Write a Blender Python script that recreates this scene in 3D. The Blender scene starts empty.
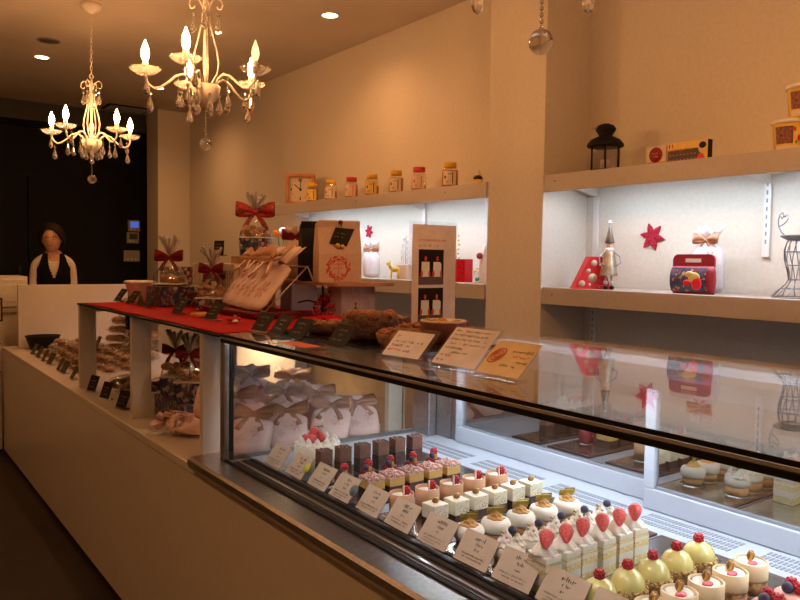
import bpy, math, random
from mathutils import Matrix, Vector, Euler
random.seed(7)
PI = math.pi
sc = bpy.context.scene
col = sc.collection
rnd = random.uniform

# ------------------------------------------------------------------ materials
def mat(name, c, rough=.5, metal=0., noise=None, bump=None, emit=None, trans=0., alpha=1., spec=.5, c2=None, coat=0., sss=0.):
    m = bpy.data.materials.new(name); m.use_nodes = True
    nt = m.node_tree; b = nt.nodes['Principled BSDF']
    b.inputs['Base Color'].default_value = (*c, 1); b.inputs['Roughness'].default_value = rough
    b.inputs['Metallic'].default_value = metal; b.inputs['Transmission Weight'].default_value = trans
    b.inputs['Alpha'].default_value = alpha; b.inputs['Specular IOR Level'].default_value = spec
    b.inputs['Coat Weight'].default_value = coat
    if sss:
        b.inputs['Subsurface Weight'].default_value = sss; b.inputs['Subsurface Scale'].default_value = .004
    tc = nt.nodes.new('ShaderNodeTexCoord')
    sck, amt = noise if noise else (30, .06)
    n = nt.nodes.new('ShaderNodeTexNoise'); n.inputs['Scale'].default_value = sck; n.inputs['Detail'].default_value = 4
    nt.links.new(tc.outputs['Object'], n.inputs['Vector'])
    r = nt.nodes.new('ShaderNodeValToRGB')
    lo = c2 if c2 else tuple(x*(1-amt) for x in c); hi = c if c2 else tuple(min(1, x*(1+amt)) for x in c)
    r.color_ramp.elements[0].position = .35; r.color_ramp.elements[1].position = .65
    r.color_ramp.elements[0].color = (*lo, 1); r.color_ramp.elements[1].color = (*hi, 1)
    nt.links.new(n.outputs['Fac'], r.inputs['Fac']); nt.links.new(r.outputs['Color'], b.inputs['Base Color'])
    if bump:
        n2 = nt.nodes.new('ShaderNodeTexNoise'); n2.inputs['Scale'].default_value = bump[0]; n2.inputs['Detail'].default_value = 3
        nt.links.new(tc.outputs['Object'], n2.inputs['Vector'])
        bp = nt.nodes.new('ShaderNodeBump'); bp.inputs['Strength'].default_value = bump[1]; bp.inputs['Distance'].default_value = .01
        nt.links.new(n2.outputs['Fac'], bp.inputs['Height']); nt.links.new(bp.outputs['Normal'], b.inputs['Normal'])
    if emit:
        b.inputs['Emission Color'].default_value = (*emit[0], 1); b.inputs['Emission Strength'].default_value = emit[1]
    return m

def glass_mat(name, tint=(1, 1, 1), f0=.04, gloss=(1, 1, 1), rough=0., k=1.):
    """thin clear sheet: see-through, with mirror reflection growing at grazing angles (Schlick)"""
    m = bpy.data.materials.new(name); m.use_nodes = True; nt = m.node_tree; nt.nodes.clear()
    N = nt.nodes.new
    out = N('ShaderNodeOutputMaterial'); mix = N('ShaderNodeMixShader'); t = N('ShaderNodeBsdfTransparent'); g = N('ShaderNodeBsdfGlossy')
    t.inputs['Color'].default_value = (*tint, 1); g.inputs['Color'].default_value = (*gloss, 1); g.inputs['Roughness'].default_value = rough
    geo = N('ShaderNodeNewGeometry'); d = N('ShaderNodeVectorMath'); d.operation = 'DOT_PRODUCT'
    nt.links.new(geo.outputs['Incoming'], d.inputs[0]); nt.links.new(geo.outputs['Normal'], d.inputs[1])
    def M(op, a, b=None):
        n = N('ShaderNodeMath'); n.operation = op; n.use_clamp = op in ('SUBTRACT',)
        for i, v in enumerate((a, b)):
            if v is None: continue
            if isinstance(v, (int, float)): n.inputs[i].default_value = v
            else: nt.links.new(v, n.inputs[i])
        return n.outputs[0]
    ab = M('ABSOLUTE', d.outputs['Value']); om = M('SUBTRACT', 1., ab); p = M('POWER', om, 5.)
    f = M('ADD', M('MULTIPLY', p, (1-f0)*k), f0)
    nt.links.new(f, mix.inputs['Fac']); nt.links.new(t.outputs[0], mix.inputs[1]); nt.links.new(g.outputs[0], mix.inputs[2])
    nt.links.new(mix.outputs[0], out.inputs['Surface'])
    return m

def patch_mat(name, scale, cols, rough=.4):
    """printed paper with random patches of the given colours"""
    m = mat(name, cols[0], rough); nt = m.node_tree; b = nt.nodes['Principled BSDF']
    tc = nt.nodes.new('ShaderNodeTexCoord'); v = nt.nodes.new('ShaderNodeTexVoronoi'); v.inputs['Scale'].default_value = scale
    nt.links.new(tc.outputs['Object'], v.inputs['Vector'])
    s = nt.nodes.new('ShaderNodeSeparateColor'); nt.links.new(v.outputs['Color'], s.inputs[0])
    r = nt.nodes.new('ShaderNodeValToRGB'); r.color_ramp.interpolation = 'CONSTANT'
    e = r.color_ramp.elements
    while len(e) < len(cols): e.new(.5)
    for i, c in enumerate(cols): e[i].position = i/len(cols)
    for i, c in enumerate(cols): e[i].color = (*c, 1)
    nt.links.new(s.outputs[0], r.inputs['Fac']); nt.links.new(r.outputs['Color'], b.inputs['Base Color'])
    return m

def emit_mat(name, c, s):
    m = bpy.data.materials.new(name); m.use_nodes = True; nt = m.node_tree; nt.nodes.clear()
    o = nt.nodes.new('ShaderNodeOutputMaterial'); e = nt.nodes.new('ShaderNodeEmission')
    e.inputs['Color'].default_value = (*c, 1); e.inputs['Strength'].default_value = s
    nt.links.new(e.outputs[0], o.inputs['Surface']); return m

WALL = mat('wallpaper', (.66, .58, .47), .85, noise=(60, .03), bump=(120, .12))
CEIL = mat('ceiling_paint', (.56, .48, .38), .55, noise=(3, .05), bump=(70, .08))
FLOOR = mat('dark_floor', (.018, .010, .006), .45, noise=(5, .5), bump=(12, .1))
DARK = mat('black_panel', (.006, .0045, .004), .6, noise=(8, .3), spec=.2)
WHITE = mat('white_laminate', (.74, .665, .58), .32, noise=(40, .02))
SHELFW = mat('shelf_laminate', (.47, .40, .33), .4, noise=(50, .03))
STEEL = mat('brushed_steel', (.62, .61, .60), .28, 1., noise=(90, .08), bump=(200, .03))
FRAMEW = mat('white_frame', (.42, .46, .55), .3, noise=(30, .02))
RAILW = mat('rail_enamel', (.72, .66, .58), .4, noise=(30, .02))
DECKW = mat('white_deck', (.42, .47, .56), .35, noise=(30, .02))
SLIT = mat('vent_slit', (.20, .22, .26), .5)
BLACK = mat('black_rubber', (.010, .008, .007), .6, spec=.2)
BROWNDK = mat('dark_ledge', (.025, .016, .012), .3)
GLASS = glass_mat('clear_glass', (.97, .98, .97))
MIRG = glass_mat('door_glass', (.55, .58, .62), f0=.74, gloss=(.90, .90, .88))
ACRY = glass_mat('clear_acrylic', (.93, .93, .95), f0=.06)
FROST = mat('frosted_acrylic', (.80, .68, .69), .4, trans=.55)
CELLO = glass_mat('cellophane', (.95, .95, .95), f0=.10, rough=.08)
CRYST = mat('crystal', (.93, .88, .82), .03, trans=.86, spec=.9)
def dish_mat():
    m = glass_mat('cut_glass', (.95, .92, .88), f0=.28); nt = m.node_tree
    o = nt.nodes['Material Output']; src = o.inputs[0].links[0].from_socket
    tr = nt.nodes.new('ShaderNodeBsdfTranslucent'); tr.inputs['Color'].default_value = (.92, .86, .80, 1)
    mx = nt.nodes.new('ShaderNodeMixShader'); mx.inputs[0].default_value = .09
    nt.links.new(src, mx.inputs[1]); nt.links.new(tr.outputs[0], mx.inputs[2]); nt.links.new(mx.outputs[0], o.inputs[0])
    return m
DISH = dish_mat()
BAGP = mat('pink_cloth_bag', (.88, .68, .65), .7, noise=(14, .05), bump=(22, .8))
LED = emit_mat('cool_led', (.65, .80, 1.), 56.)
CASELED = emit_mat('case_led', (.90, .94, 1.), 40.)
FRONTFILL = emit_mat('front_fill_light', (.97, .97, 1.), 48.)
BULB = emit_mat('candle_bulb', (1., .475, .178), 345.)
BULBDIM = emit_mat('candle_bulb_faint', (1., .55, .25), 2.2)
DOWN = emit_mat('downlight_glow', (1., .68, .38), 14.)
CREAMM = mat('cream_enamel', (.74, .66, .56), .35)
CHALK = mat('dark_card', (.028, .021, .013), .8, spec=.15)
GREYCARD = mat('grey_card', (.09, .08, .055), .7, spec=.2)
CHALKINK = mat('chalk_ink', (.25, .21, .15), .8)
CARD = mat('price_card', (.58, .45, .33), .6, noise=(50, .03))
PAPER = mat('white_paper', (.78, .70, .62), .6)
YPAPER = mat('cream_paper', (.80, .58, .27), .6)
INK = mat('ink', (.06, .035, .03), .7)
REDINK = mat('red_ink', (.62, .05, .035), .6)
PINKINK = mat('pink_ink', (.74, .42, .40), .7)
REDCLOTH = mat('red_cloth', (.42, .009, .016), .75, noise=(120, .12), bump=(300, .3), spec=.08)
REDRIB = mat('red_ribbon', (.145, .005, .009), .6, noise=(80, .2), spec=.2)
FILM = mat('clear_film', (.84, .78, .72), .25, trans=.65)
LEAFG = mat('olive_gold', (.40, .28, .06), .35, .45, noise=(60, .3))
REDTARTAN = patch_mat('red_check_ribbon', 120, [(.42, .02, .02), (.36, .015, .02), (.10, .03, .015)])
TANRIB = mat('copper_ribbon', (.50, .235, .13), .4, noise=(60, .12))
BAGW = mat('pale_pink_bag', (.92, .63, .58), .7, noise=(14, .06), bump=(22, .8))
KRAFT = mat('kraft_paper', (.62, .43, .31), .7, noise=(80, .05), bump=(40, .12))
SANTA = patch_mat('festive_print', 85, [(.015, .02, .07), (.03, .035, .11), (.36, .32, .30), (.22, .02, .025), (.02, .02, .06), (.16, .13, .13), (.02, .025, .08)])
WOOD = mat('warm_wood', (.40, .20, .09), .5, noise=(12, .2))
CLOCKW = mat('clock_wood', (.45, .16, .04), .45, noise=(14, .2))
AMBER = mat('amber_filling', (.42, .16, .03), .3, noise=(40, .2))
PLAST = glass_mat('jar_plastic', (.97, .93, .84), f0=.06)
YCAP = mat('yellow_cap', (.75, .42, .02), .4)
RCAP = mat('red_cap', (.60, .02, .03), .4)
YLAB = mat('yellow_label', (.75, .50, .10), .5)
CLAB = mat('cream_label', (.72, .56, .40), .5)
RED = mat('red_card', (.62, .012, .02), .4)
DKRED = mat('wine_card', (.28, .01, .02), .4)
FELT = mat('red_felt', (.40, .01, .03), .9, bump=(200, .5))
TINM = mat('aged_tin', (.45, .38, .27), .35, .7, noise=(30, .3))
SKINP = mat('painted_face', (.72, .47, .33), .5)
WIRE = mat('grey_wire', (.26, .25, .28), .35, .8)
SILV = mat('silver_wire', (.55, .52, .50), .3, .8)
GOLD = mat('gold_leaf', (.75, .50, .12), .3, .6, noise=(60, .3))
GREEN = mat('leaf_green', (.08, .22, .03), .5)
ORANGE = mat('orange_petal', (.85, .25, .02), .5)
PETALW = mat('white_petal', (.8, .76, .68), .5)
CHOC = mat('dark_chocolate', (.055, .022, .014), .45, noise=(60, .25), bump=(80, .2))
CHOCM = mat('milk_chocolate', (.17, .075, .045), .55, noise=(60, .15), bump=(120, .2))
CARAM = mat('caramel_sponge', (.48, .25, .10), .55, noise=(60, .15))
TUILE = mat('tuile_wrap', (.55, .30, .16), .5, noise=(30, .1))
CREAM = mat('whipped_cream', (.86, .81, .70), .5, noise=(40, .03), sss=.15)
MOUSSE = mat('ivory_mousse', (.84, .78, .60), .45, noise=(60, .05), sss=.1)
SPONGE = mat('yellow_sponge', (.84, .68, .34), .7, noise=(150, .15), bump=(250, .4))
PEACH = mat('custard_cream', (.84, .66, .40), .5)
PINKCR = mat('pink_cream', (.80, .42, .38), .5)
CRUMB = mat('pink_crumble', (.66, .40, .33), .8, noise=(120, .3), bump=(160, 1.))
TARTC = mat('tart_crust', (.42, .22, .09), .7, noise=(90, .25), bump=(120, .6))
NUTS = mat('chopped_nuts', (.66, .44, .18), .7, noise=(150, .3), bump=(150, .8))
CARAMC = mat('caramel_cream', (.55, .29, .08), .4, noise=(60, .1))
MATCHA = mat('green_glaze', (.76, .69, .26), .12, noise=(25, .05), coat=.6)
BERRY = mat('raspberry', (.50, .012, .025), .35, noise=(200, .3), bump=(300, .5))
STRAW = mat('strawberry', (.66, .09, .08), .3, noise=(250, .25), bump=(260, .3))
BLUEB = mat('blueberry', (.03, .03, .075), .5, noise=(60, .3))
VELVET = mat('berry_velvet', (.16, .008, .012), .7, noise=(60, .2))
JELLY = mat('pink_jelly', (.70, .10, .14), .2)
FOIL = mat('silver_foil', (.72, .72, .70), .22, 1.)
NUTB = mat('brown_nut', (.32, .13, .04), .35, noise=(80, .3))
PIE = mat('baked_pastry', (.33, .12, .04), .5, noise=(70, .4), bump=(90, .7))
PIEDK = mat('dark_cake', (.10, .035, .018), .5, noise=(60, .4), bump=(90, .8))
PALECR = mat('pale_crumble', (.50, .34, .20), .8, noise=(140, .3), bump=(150, 1.))
COOKIE = mat('cookie', (.42, .22, .10), .7, noise=(50, .4), bump=(60, .8))
SKIN = mat('skin', (.55, .29, .18), .5, noise=(40, .06), sss=.1)
HAIR = mat('dark_hair', (.012, .004, .003), .6, noise=(90, .3), bump=(120, .6), spec=.2)
SHIRT = mat('cream_shirt', (.66, .56, .42), .8, noise=(60, .05), bump=(25, .2))
VEST = mat('black_vest', (.006, .006, .007), .9, spec=.1)
TROUS = mat('dark_trousers', (.02, .02, .024), .8)
PLASTIC = mat('beige_plastic', (.42, .36, .27), .5)
SCREEN = emit_mat('blue_screen', (.12, .22, .9), .55)
LCD = mat('dim_display', (.08, .09, .06), .3)
NOTICE = mat('yellow_notice', (.55, .36, .07), .6)

# ------------------------------------------------------------------ mesh builder
class MB:
    def __init__(s): s.v = []; s.f = []; s.sm = []; s.mi = []; s.M = Matrix()
    def add(s, vs, fs, smooth=False, mi=0):
        o = len(s.v); s.v += [tuple(s.M @ Vector(p)) for p in vs]
        for f in fs: s.f.append([o+i for i in f]); s.sm.append(smooth); s.mi.append(mi)
        return s
    def box(s, x0, x1, y0, y1, z0, z1, mi=0):
        vs = [(x, y, z) for x in (x0, x1) for y in (y0, y1) for z in (z0, z1)]
        return s.add(vs, [(0, 1, 3, 2), (4, 6, 7, 5), (0, 4, 5, 1), (2, 3, 7, 6), (0, 2, 6, 4), (1, 5, 7, 3)], False, mi)
    def cbox(s, c, d, mi=0):
        return s.box(c[0]-d[0]/2, c[0]+d[0]/2, c[1]-d[1]/2, c[1]+d[1]/2, c[2]-d[2]/2, c[2]+d[2]/2, mi)
    def lathe(s, prof, n=20, c=(0, 0, 0), mi=0, smooth=True, fy=1., wob=None, cap=True):
        vs = []; fs = []
        for j, (r, z) in enumerate(prof):
            for i in range(n):
                a = 2*PI*i/n; k = 1+(wob(a, z) if wob else 0)
                vs.append((c[0]+r*k*math.cos(a), c[1]+r*k*fy*math.sin(a), c[2]+z))
        for j in range(len(prof)-1):
            for i in range(n):
                fs.append((j*n+i, j*n+(i+1) % n, (j+1)*n+(i+1) % n, (j+1)*n+i))
        if cap and prof[0][0] > 1e-6: fs.append(tuple(range(n-1, -1, -1)))
        if cap and prof[-1][0] > 1e-6: fs.append(tuple((len(prof)-1)*n+i for i in range(n)))
        return s.add(vs, fs, smooth, mi)
    def sphere(s, c, r, nu=12, nv=8, mi=0, jit=0.):
        if not isinstance(r, (tuple, list)): r = (r, r, r)
        vs = [(c[0], c[1], c[2]-r[2])]; fs = []
        for j in range(1, nv):
            ph = -PI/2+PI*j/nv
            for i in range(nu):
                a = 2*PI*i/nu; k = 1+rnd(-jit, jit)
                vs.append((c[0]+r[0]*k*math.cos(ph)*math.cos(a), c[1]+r[1]*k*math.cos(ph)*math.sin(a), c[2]+r[2]*k*math.sin(ph)))
        vs.append((c[0], c[1], c[2]+r[2])); L = len(vs)-1
        for i in range(nu):
            fs.append((0, 1+(i+1) % nu, 1+i)); b = 1+(nv-2)*nu; fs.append((b+i, b+(i+1) % nu, L))
            for j in range(nv-2):
                q = 1+j*nu; fs.append((q+i, q+(i+1) % nu, q+nu+(i+1) % nu, q+nu+i))
        return s.add(vs, fs, True, mi)
    def tube(s, pts, r, n=8, mi=0, closed=False, flat=1.):
        P = [Vector(p) for p in pts]; m = len(P)
        R = r if isinstance(r, (list, tuple)) else [r]*m
        vs = []; fs = []; up = None
        for i, p in enumerate(P):
            if closed: t = P[(i+1) % m]-P[i-1]
            else: t = P[min(i+1, m-1)]-P[max(i-1, 0)]
            t = t.normalized() if t.length > 1e-9 else Vector((0, 0, 1))
            if up is None: up = Vector((0, 0, 1)) if abs(t.z) < .9 else Vector((1, 0, 0))
            a = (up-t*up.dot(t)); a = a.normalized() if a.length > 1e-6 else t.orthogonal().normalized(); b = t.cross(a); up = a
            for k in range(n):
                q = 2*PI*k/n; vs.append(tuple(p+a*R[i]*flat*math.cos(q)+b*R[i]*math.sin(q)))
        for i in range(m if closed else m-1):
            for k in range(n):
                j = (i+1) % m; fs.append((i*n+k, i*n+(k+1) % n, j*n+(k+1) % n, j*n+k))
        if not closed: fs += [tuple(range(n-1, -1, -1)), tuple((m-1)*n+k for k in range(n))]
        return s.add(vs, fs, True, mi)
    def prism(s, poly, t0, t1, ax='y', mi=0, smooth=False):
        """poly in the plane across axis ax, extruded from t0 to t1"""
        def p3(a, b, t): return {'y': (a, t, b), 'x': (t, a, b), 'z': (a, b, t)}[ax]
        n = len(poly); vs = [p3(a, b, t0) for a, b in poly]+[p3(a, b, t1) for a, b in poly]
        fs = [tuple(range(n)), tuple(range(2*n-1, n-1, -1))]
        o = len(s.v)
        s.add(vs, fs, False, mi)
        for i in range(n):
            s.f.append([o+i, o+n+i, o+n+(i+1) % n, o+(i+1) % n]); s.sm.append(smooth); s.mi.append(mi)
        return s
    def band(s, pts, wid, th=.0012, mi=0):
        """ribbon of width vectors wid along pts, with thickness"""
        P = [Vector(p) for p in pts]; m = len(P); vs = []; fs = []
        for i, p in enumerate(P):
            w = Vector(wid[i] if isinstance(wid, list) else wid)
            t = (P[min(i+1, m-1)]-P[max(i-1, 0)]); nn = t.cross(w); nn = nn.normalized()*th if nn.length > 1e-9 else Vector((0, 0, th))
            vs += [tuple(p-w/2), tuple(p+w/2), tuple(p+w/2+nn), tuple(p-w/2+nn)]
        for i in range(m-1):
            for k in range(4): fs.append((4*i+k, 4*i+(k+1) % 4, 4*i+4+(k+1) % 4, 4*i+4+k))
        fs += [(3, 2, 1, 0), tuple(4*(m-1)+k for k in range(4))]
        return s.add(vs, fs, True, mi)
    def build(s, name, m, parent=None, bevel=0, loc=None, sub=0):
        me = bpy.data.meshes.new(name); me.from_pydata(s.v, [], s.f)
        ms = m if isinstance(m, (list, tuple)) else [m]
        for q in ms: me.materials.append(q)
        me.polygons.foreach_set('use_smooth', s.sm); me.polygons.foreach_set('material_index', s.mi); me.update()
        o = bpy.data.objects.new(name, me); col.objects.link(o); o.parent = parent
        if loc: o.location = loc
        if bevel:
            b = o.modifiers.new('Bevel', 'BEVEL'); b.width = bevel; b.segments = 2; b.limit_method = 'ANGLE'
        if sub:
            b = o.modifiers.new('Sub', 'SUBSURF'); b.levels = sub; b.render_levels = sub
        return o

def tag(o, label, cat, group=None, kind=None):
    if label: o['label'] = label
    if cat: o['category'] = cat
    if group: o['group'] = group
    if kind: o['kind'] = kind
    return o
def thing(name, label, cat, loc=(0, 0, 0), rz=0., group=None):
    o = bpy.data.objects.new(name, None); col.objects.link(o); o.location = loc; o.rotation_euler = (0, 0, rz)
    o.empty_display_size = .02
    return tag(o, label, cat, group)
def struct(name, mb, m, **k):
    o = mb.build(name, m, **k); o['kind'] = 'structure'; return o
def dup(o, parent=None, loc=None, rz=None, label=None, group=None):
    c = o.copy(); col.objects.link(c); c.parent = parent
    if loc: c.location = loc
    if rz is not None: c.rotation_euler = (0, 0, rz)
    if label: c['label'] = label
    if group: c['group'] = group
    for ch in list(o.children): dup(ch, c)
    return c
def box(*a): return MB().box(*a)
def T(loc=(0, 0, 0), rx=0., ry=0., rz=0., s=1.):
    return Matrix.Translation(loc) @ Euler((rx, ry, rz)).to_matrix().to_4x4() @ Matrix.Scale(s, 4)
def light(name, kind, loc, energy, color, **k):
    d = bpy.data.lights.new(name, kind); d.energy = energy; d.color = color
    for a, v in k.items():
        if a not in ('rot',): setattr(d, a, v)
    o = bpy.data.objects.new(name, d); col.objects.link(o); o.location = loc
    if 'rot' in k: o.rotation_euler = k['rot']
    return o
ORD = ['first', 'second', 'third', 'fourth', 'fifth', 'sixth', 'seventh', 'eighth', 'ninth', 'tenth', 'eleventh', 'twelfth']

# ------------------------------------------------------------------ camera
cam = bpy.data.cameras.new('camera'); co = bpy.data.objects.new('camera', cam); col.objects.link(co)
R = Matrix(((.8050, .0196, -.5930), (-.5931, .0518, -.8034), (.0150, .9985, .0533)))
q = R.to_quaternion(); q.normalize()
co.rotation_mode = 'QUATERNION'; co.rotation_quaternion = q; co.location = (0, 0, 1.36)
cam.sensor_fit = 'HORIZONTAL'; cam.sensor_width = 36; cam.lens = 745/800*36; cam.clip_start = .02
sc.camera = co

# ------------------------------------------------------------------ setting
XW, ZT = 2.715, 2.77
struct('floor', box(-2.6, 3.0, -1.8, 8.4, -.06, 0), FLOOR)
struct('ceiling', box(-2.6, 3.0, -1.8, 8.4, ZT, ZT+.08), CEIL)
struct('wall_right', box(XW, XW+.12, -1.8, 8.4, 0, ZT), WALL)
struct('wall_left', box(-2.6, -2.48, -1.8, 8.4, 0, ZT), WALL)
struct('wall_front', box(-2.48, XW, -1.8, -1.68, 0, ZT), WALL)
struct('wall_back', box(-2.48, XW, 8.1, 8.4, 0, ZT), DARK)
struct('pillar', box(2.42, XW, 2.247, 2.597, 0, ZT), WALL, bevel=.004)
struct('wall_return', box(2.398, XW, 7.198, 7.53, 0, ZT), WALL, bevel=.004)
struct('trim_1', box(-2.48, 2.42, 7.62, 8.1, 2.60, ZT), mat('dark_soffit', (.03, .022, .016), .6))
for i, (a, b) in enumerate(((.0, 1.405), (1.412, 2.26))):
    o = struct('door_%d' % (i+1), box(a, b, 8.06, 8.1, 0, 2.12), DARK, bevel=.003)
    MB().box((b-.09) if i == 0 else (a+.06), (b-.06) if i == 0 else (a+.09), 8.03, 8.06, .9, 1.25).build('door_handle', mat('black_metal', (.03, .03, .03), .3, .8), o)
struct('trim_2', box(-.05, 2.31, 8.05, 8.1, 2.122, 2.16), DARK)

# ------------------------------------------------------------------ counters
t = thing('display_counter', 'long white laminate counter with flat front running along the aisle to the register', 'counter', (0, 0, 0))
box(.828, 1.62, 2.146, 5.68, .02, .70).build('body', WHITE, t)
box(.824, 1.63, 2.146, 5.70, .70, .728).build('worktop', WHITE, t, bevel=.003)
t = thing('side_counter', 'white counter front meeting the far end of the long display counter', 'counter', (0, 0, 0))
box(-.60, .82, 5.70, 6.0, .02, .70).build('body', WHITE, t)
box(-.62, .82, 5.69, 6.0, .70, .728).build('worktop', WHITE, t, bevel=.003)
t = thing('partition_panel', 'plain white upright panel standing across the counter in front of the standing person', 'partition', (0, 0, 0))
box(.906, 1.63, 5.56, 5.60, .7285, 1.155).build('board', WHITE, t, bevel=.002)
box(1.06, 1.63, 5.71, 6.30, .02, 1.075).build('register_desk', WHITE, None, bevel=.003)
tag(bpy.data.objects['register_desk'], 'white service desk hidden behind the plain upright panel', 'desk')
t = thing('storage_cabinet', 'white storage cabinet with panelled doors beside the service desk', 'cabinet', (0, 0, 0))
box(.20, 1.045, 6.03, 6.40, .0, 1.20).build('body', WHITE, t)
for i in range(2):
    d = box(.22+.41*i, .62+.41*i, 6.012, 6.03, .98, 1.18).build('door', WHITE, t, bevel=.003)
    MB().box(.28+.41*i, .56+.41*i, 6.004, 6.012, 1.02, 1.14).build('inset', CREAMM, d)
box(.22, 1.04, 6.0, 6.028, .94, .965).build('drawer', SHELFW, t, bevel=.002)
t = thing('framed_notice', 'small black framed yellow notice standing beside the white panel', 'sign', (.80, 5.85, .7285))
box(-.10, .055, .006, .02, .16, .325).build('frame', BLACK, t, bevel=.002)
box(-.09, .044, .0035, .006, .172, .313).build('notice', NOTICE, t)
box(-.01, .01, .02, .03, 0, .20).build('stand', BLACK, t)
box(-.06, .04, .0, .06, 0, .008).build('base', BLACK, t)
t = thing('payment_terminal', 'small black card terminal on the counter below the yellow notice', 'terminal', (.70, 5.80, .7285))
MB().prism([(-.06, 0), (.06, 0), (.06, .07), (-.06, .10)], -.09, .09, 'x').build('body', BLACK, t, bevel=.004)
MB().box(-.05, .05, -.062, -.0585, .03, .06).build('screen', LCD, t)
t = thing('power_cable', 'black power cable hanging down the front of the white side counter', 'cable', (0, 0, 0))
MB().tube([(.70, 5.684, .735), (.69, 5.682, .66), (.72, 5.684, .58), (.78, 5.684, .55), (.812, 5.684, .56)], .006, 8).build('cord', BLACK, t)
# ------------------------------------------------------------------ refrigerated case
Z0, ZG = .765, 1.138
YA, YB = -.30, 2.03
t = thing('refrigerated_display_case', 'glass fronted refrigerated cake case with steel rail built into the counter', 'display case', (0, 0, 0))
box(.826, 1.70, YA, 2.142, .02, .722).build('base_cabinet', WHITE, t)
MB().prism([(.830, .722), (.806, .728), (.797, .742), (.799, .757), (.808, .763), (.872, .766), (.90, .764), (.90, .722)], YA, 2.138).build('front_rail', STEEL, t)
for x in (.845, .865):
    pass
box(.868, .878, YA, 2.06, .7655, .769).build('gasket', BLACK, t)
box(.884, .952, YA, 2.0, .722, .768).build('ledge', BROWNDK, t)
for i, x in enumerate((.893, .913, .933)):
    MB().box(x, x+.007, YA, 1.995, .768, .7715).build('ledge_strip', STEEL if i == 0 else BLACK, t)
box(.953, 1.70, YA, 2.04, .722, Z0).build('deck', DECKW, t)
for k in range(8):
    y = 1.90-.285*k
    if y-.25 < YA: break
    m = MB()
    for r_ in range(3):
        x = 1.457+.027*r_
        for j in range(26): m.box(x, x+.019, y-.009*j-.0055, y-.009*j, Z0, Z0+.0008)
    m.build('air_vent', SLIT, t)
box(.8705, .8762, YA, YB, .768, 1.1185).build('front_glass', GLASS, t)
box(.866, 1.69, YA, 2.05, 1.129, ZG).build('top_glass', GLASS, t)
g = box(.884, 1.565, YB, YB+.006, .768, 1.127).build('end_glass', GLASS, t)
box(.868, .892, YB, YB+.03, .72, 1.1285).build('corner_post', STEEL, t, bevel=.002)
box(.884, .895, YB-.006, YB, .768, 1.1285).build('corner_gasket', BLACK, t)
box(.893, 1.57, YB, YB+.012, Z0, Z0+.012).build('end_sill', STEEL, t)
b = box(.868, .886, YA, YB, 1.119, 1.1285).build('top_edge_bar', mat('bar_metal', (.62, .60, .58), .3, .6), t)
box(.8645, .8675, YA, YB+.02, 1.1305, 1.1375).build('top_gasket', BLACK, t)
box(.8766, .8840, YA+.02, YB-.03, 1.1165, 1.1189).build('led_strip', FRONTFILL, b)  # hidden strip added to brighten the cake fronts
box(.8645, .8683, YA, YB+.02, 1.114, 1.1235).build('lower_gasket', BLACK, t)

# rear corner steel panels
box(1.567, 1.60, 1.95, YB+.012, Z0, 1.128).build('corner_panel', STEEL, t, bevel=.004)
box(1.602, 1.70, 1.88, YB+.012, Z0, 1.128).build('rear_panel', STEEL, t, bevel=.003)
box(1.606, 1.70, 1.845, 1.878, Z0, 1.128).build('rear_stile', STEEL, t, bevel=.002)
rh = box(1.375, 1.460, YA, 1.94, 1.118, 1.1285).build('lamp_header', FRAMEW, t, bevel=.001)
box(1.375, 1.380, YA, 1.94, 1.092, 1.118).build('lamp_lip', FRAMEW, rh)
box(1.390, 1.430, YA+.02, 1.90, 1.106, 1.1175).build('led_strip', CASELED, rh)
box(1.60, 1.70, YA, YB, 1.102, 1.1285).build('rear_header', FRAMEW, t, bevel=.002)
def slide(y0, y1, x):
    d = thing('sliding_door', None, None); d.parent = t
    m = MB().box(x, x+.022, y0, y1, Z0+.001, .818).box(x, x+.022, y0, y1, 1.075, 1.100)
    m.box(x, x+.022, y0, y0+.035, .818, 1.075).box(x, x+.022, y1-.03, y1, .818, 1.075)
    m.build('door_frame', FRAMEW, d, bevel=.003)
    box(x+.010, x+.014, y0+.034, y1-.029, .817, 1.076).build('door_glass', MIRG, d)
    m = MB().box(x+.004, x+.010, y0+.035, y1-.03, .818, .825)
    m.build('glazing_bead', SLIT, d)
slide(1.050, 1.845, 1.596); slide(.36, 1.085, 1.546); slide(YA, .395, 1.596)

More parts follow.
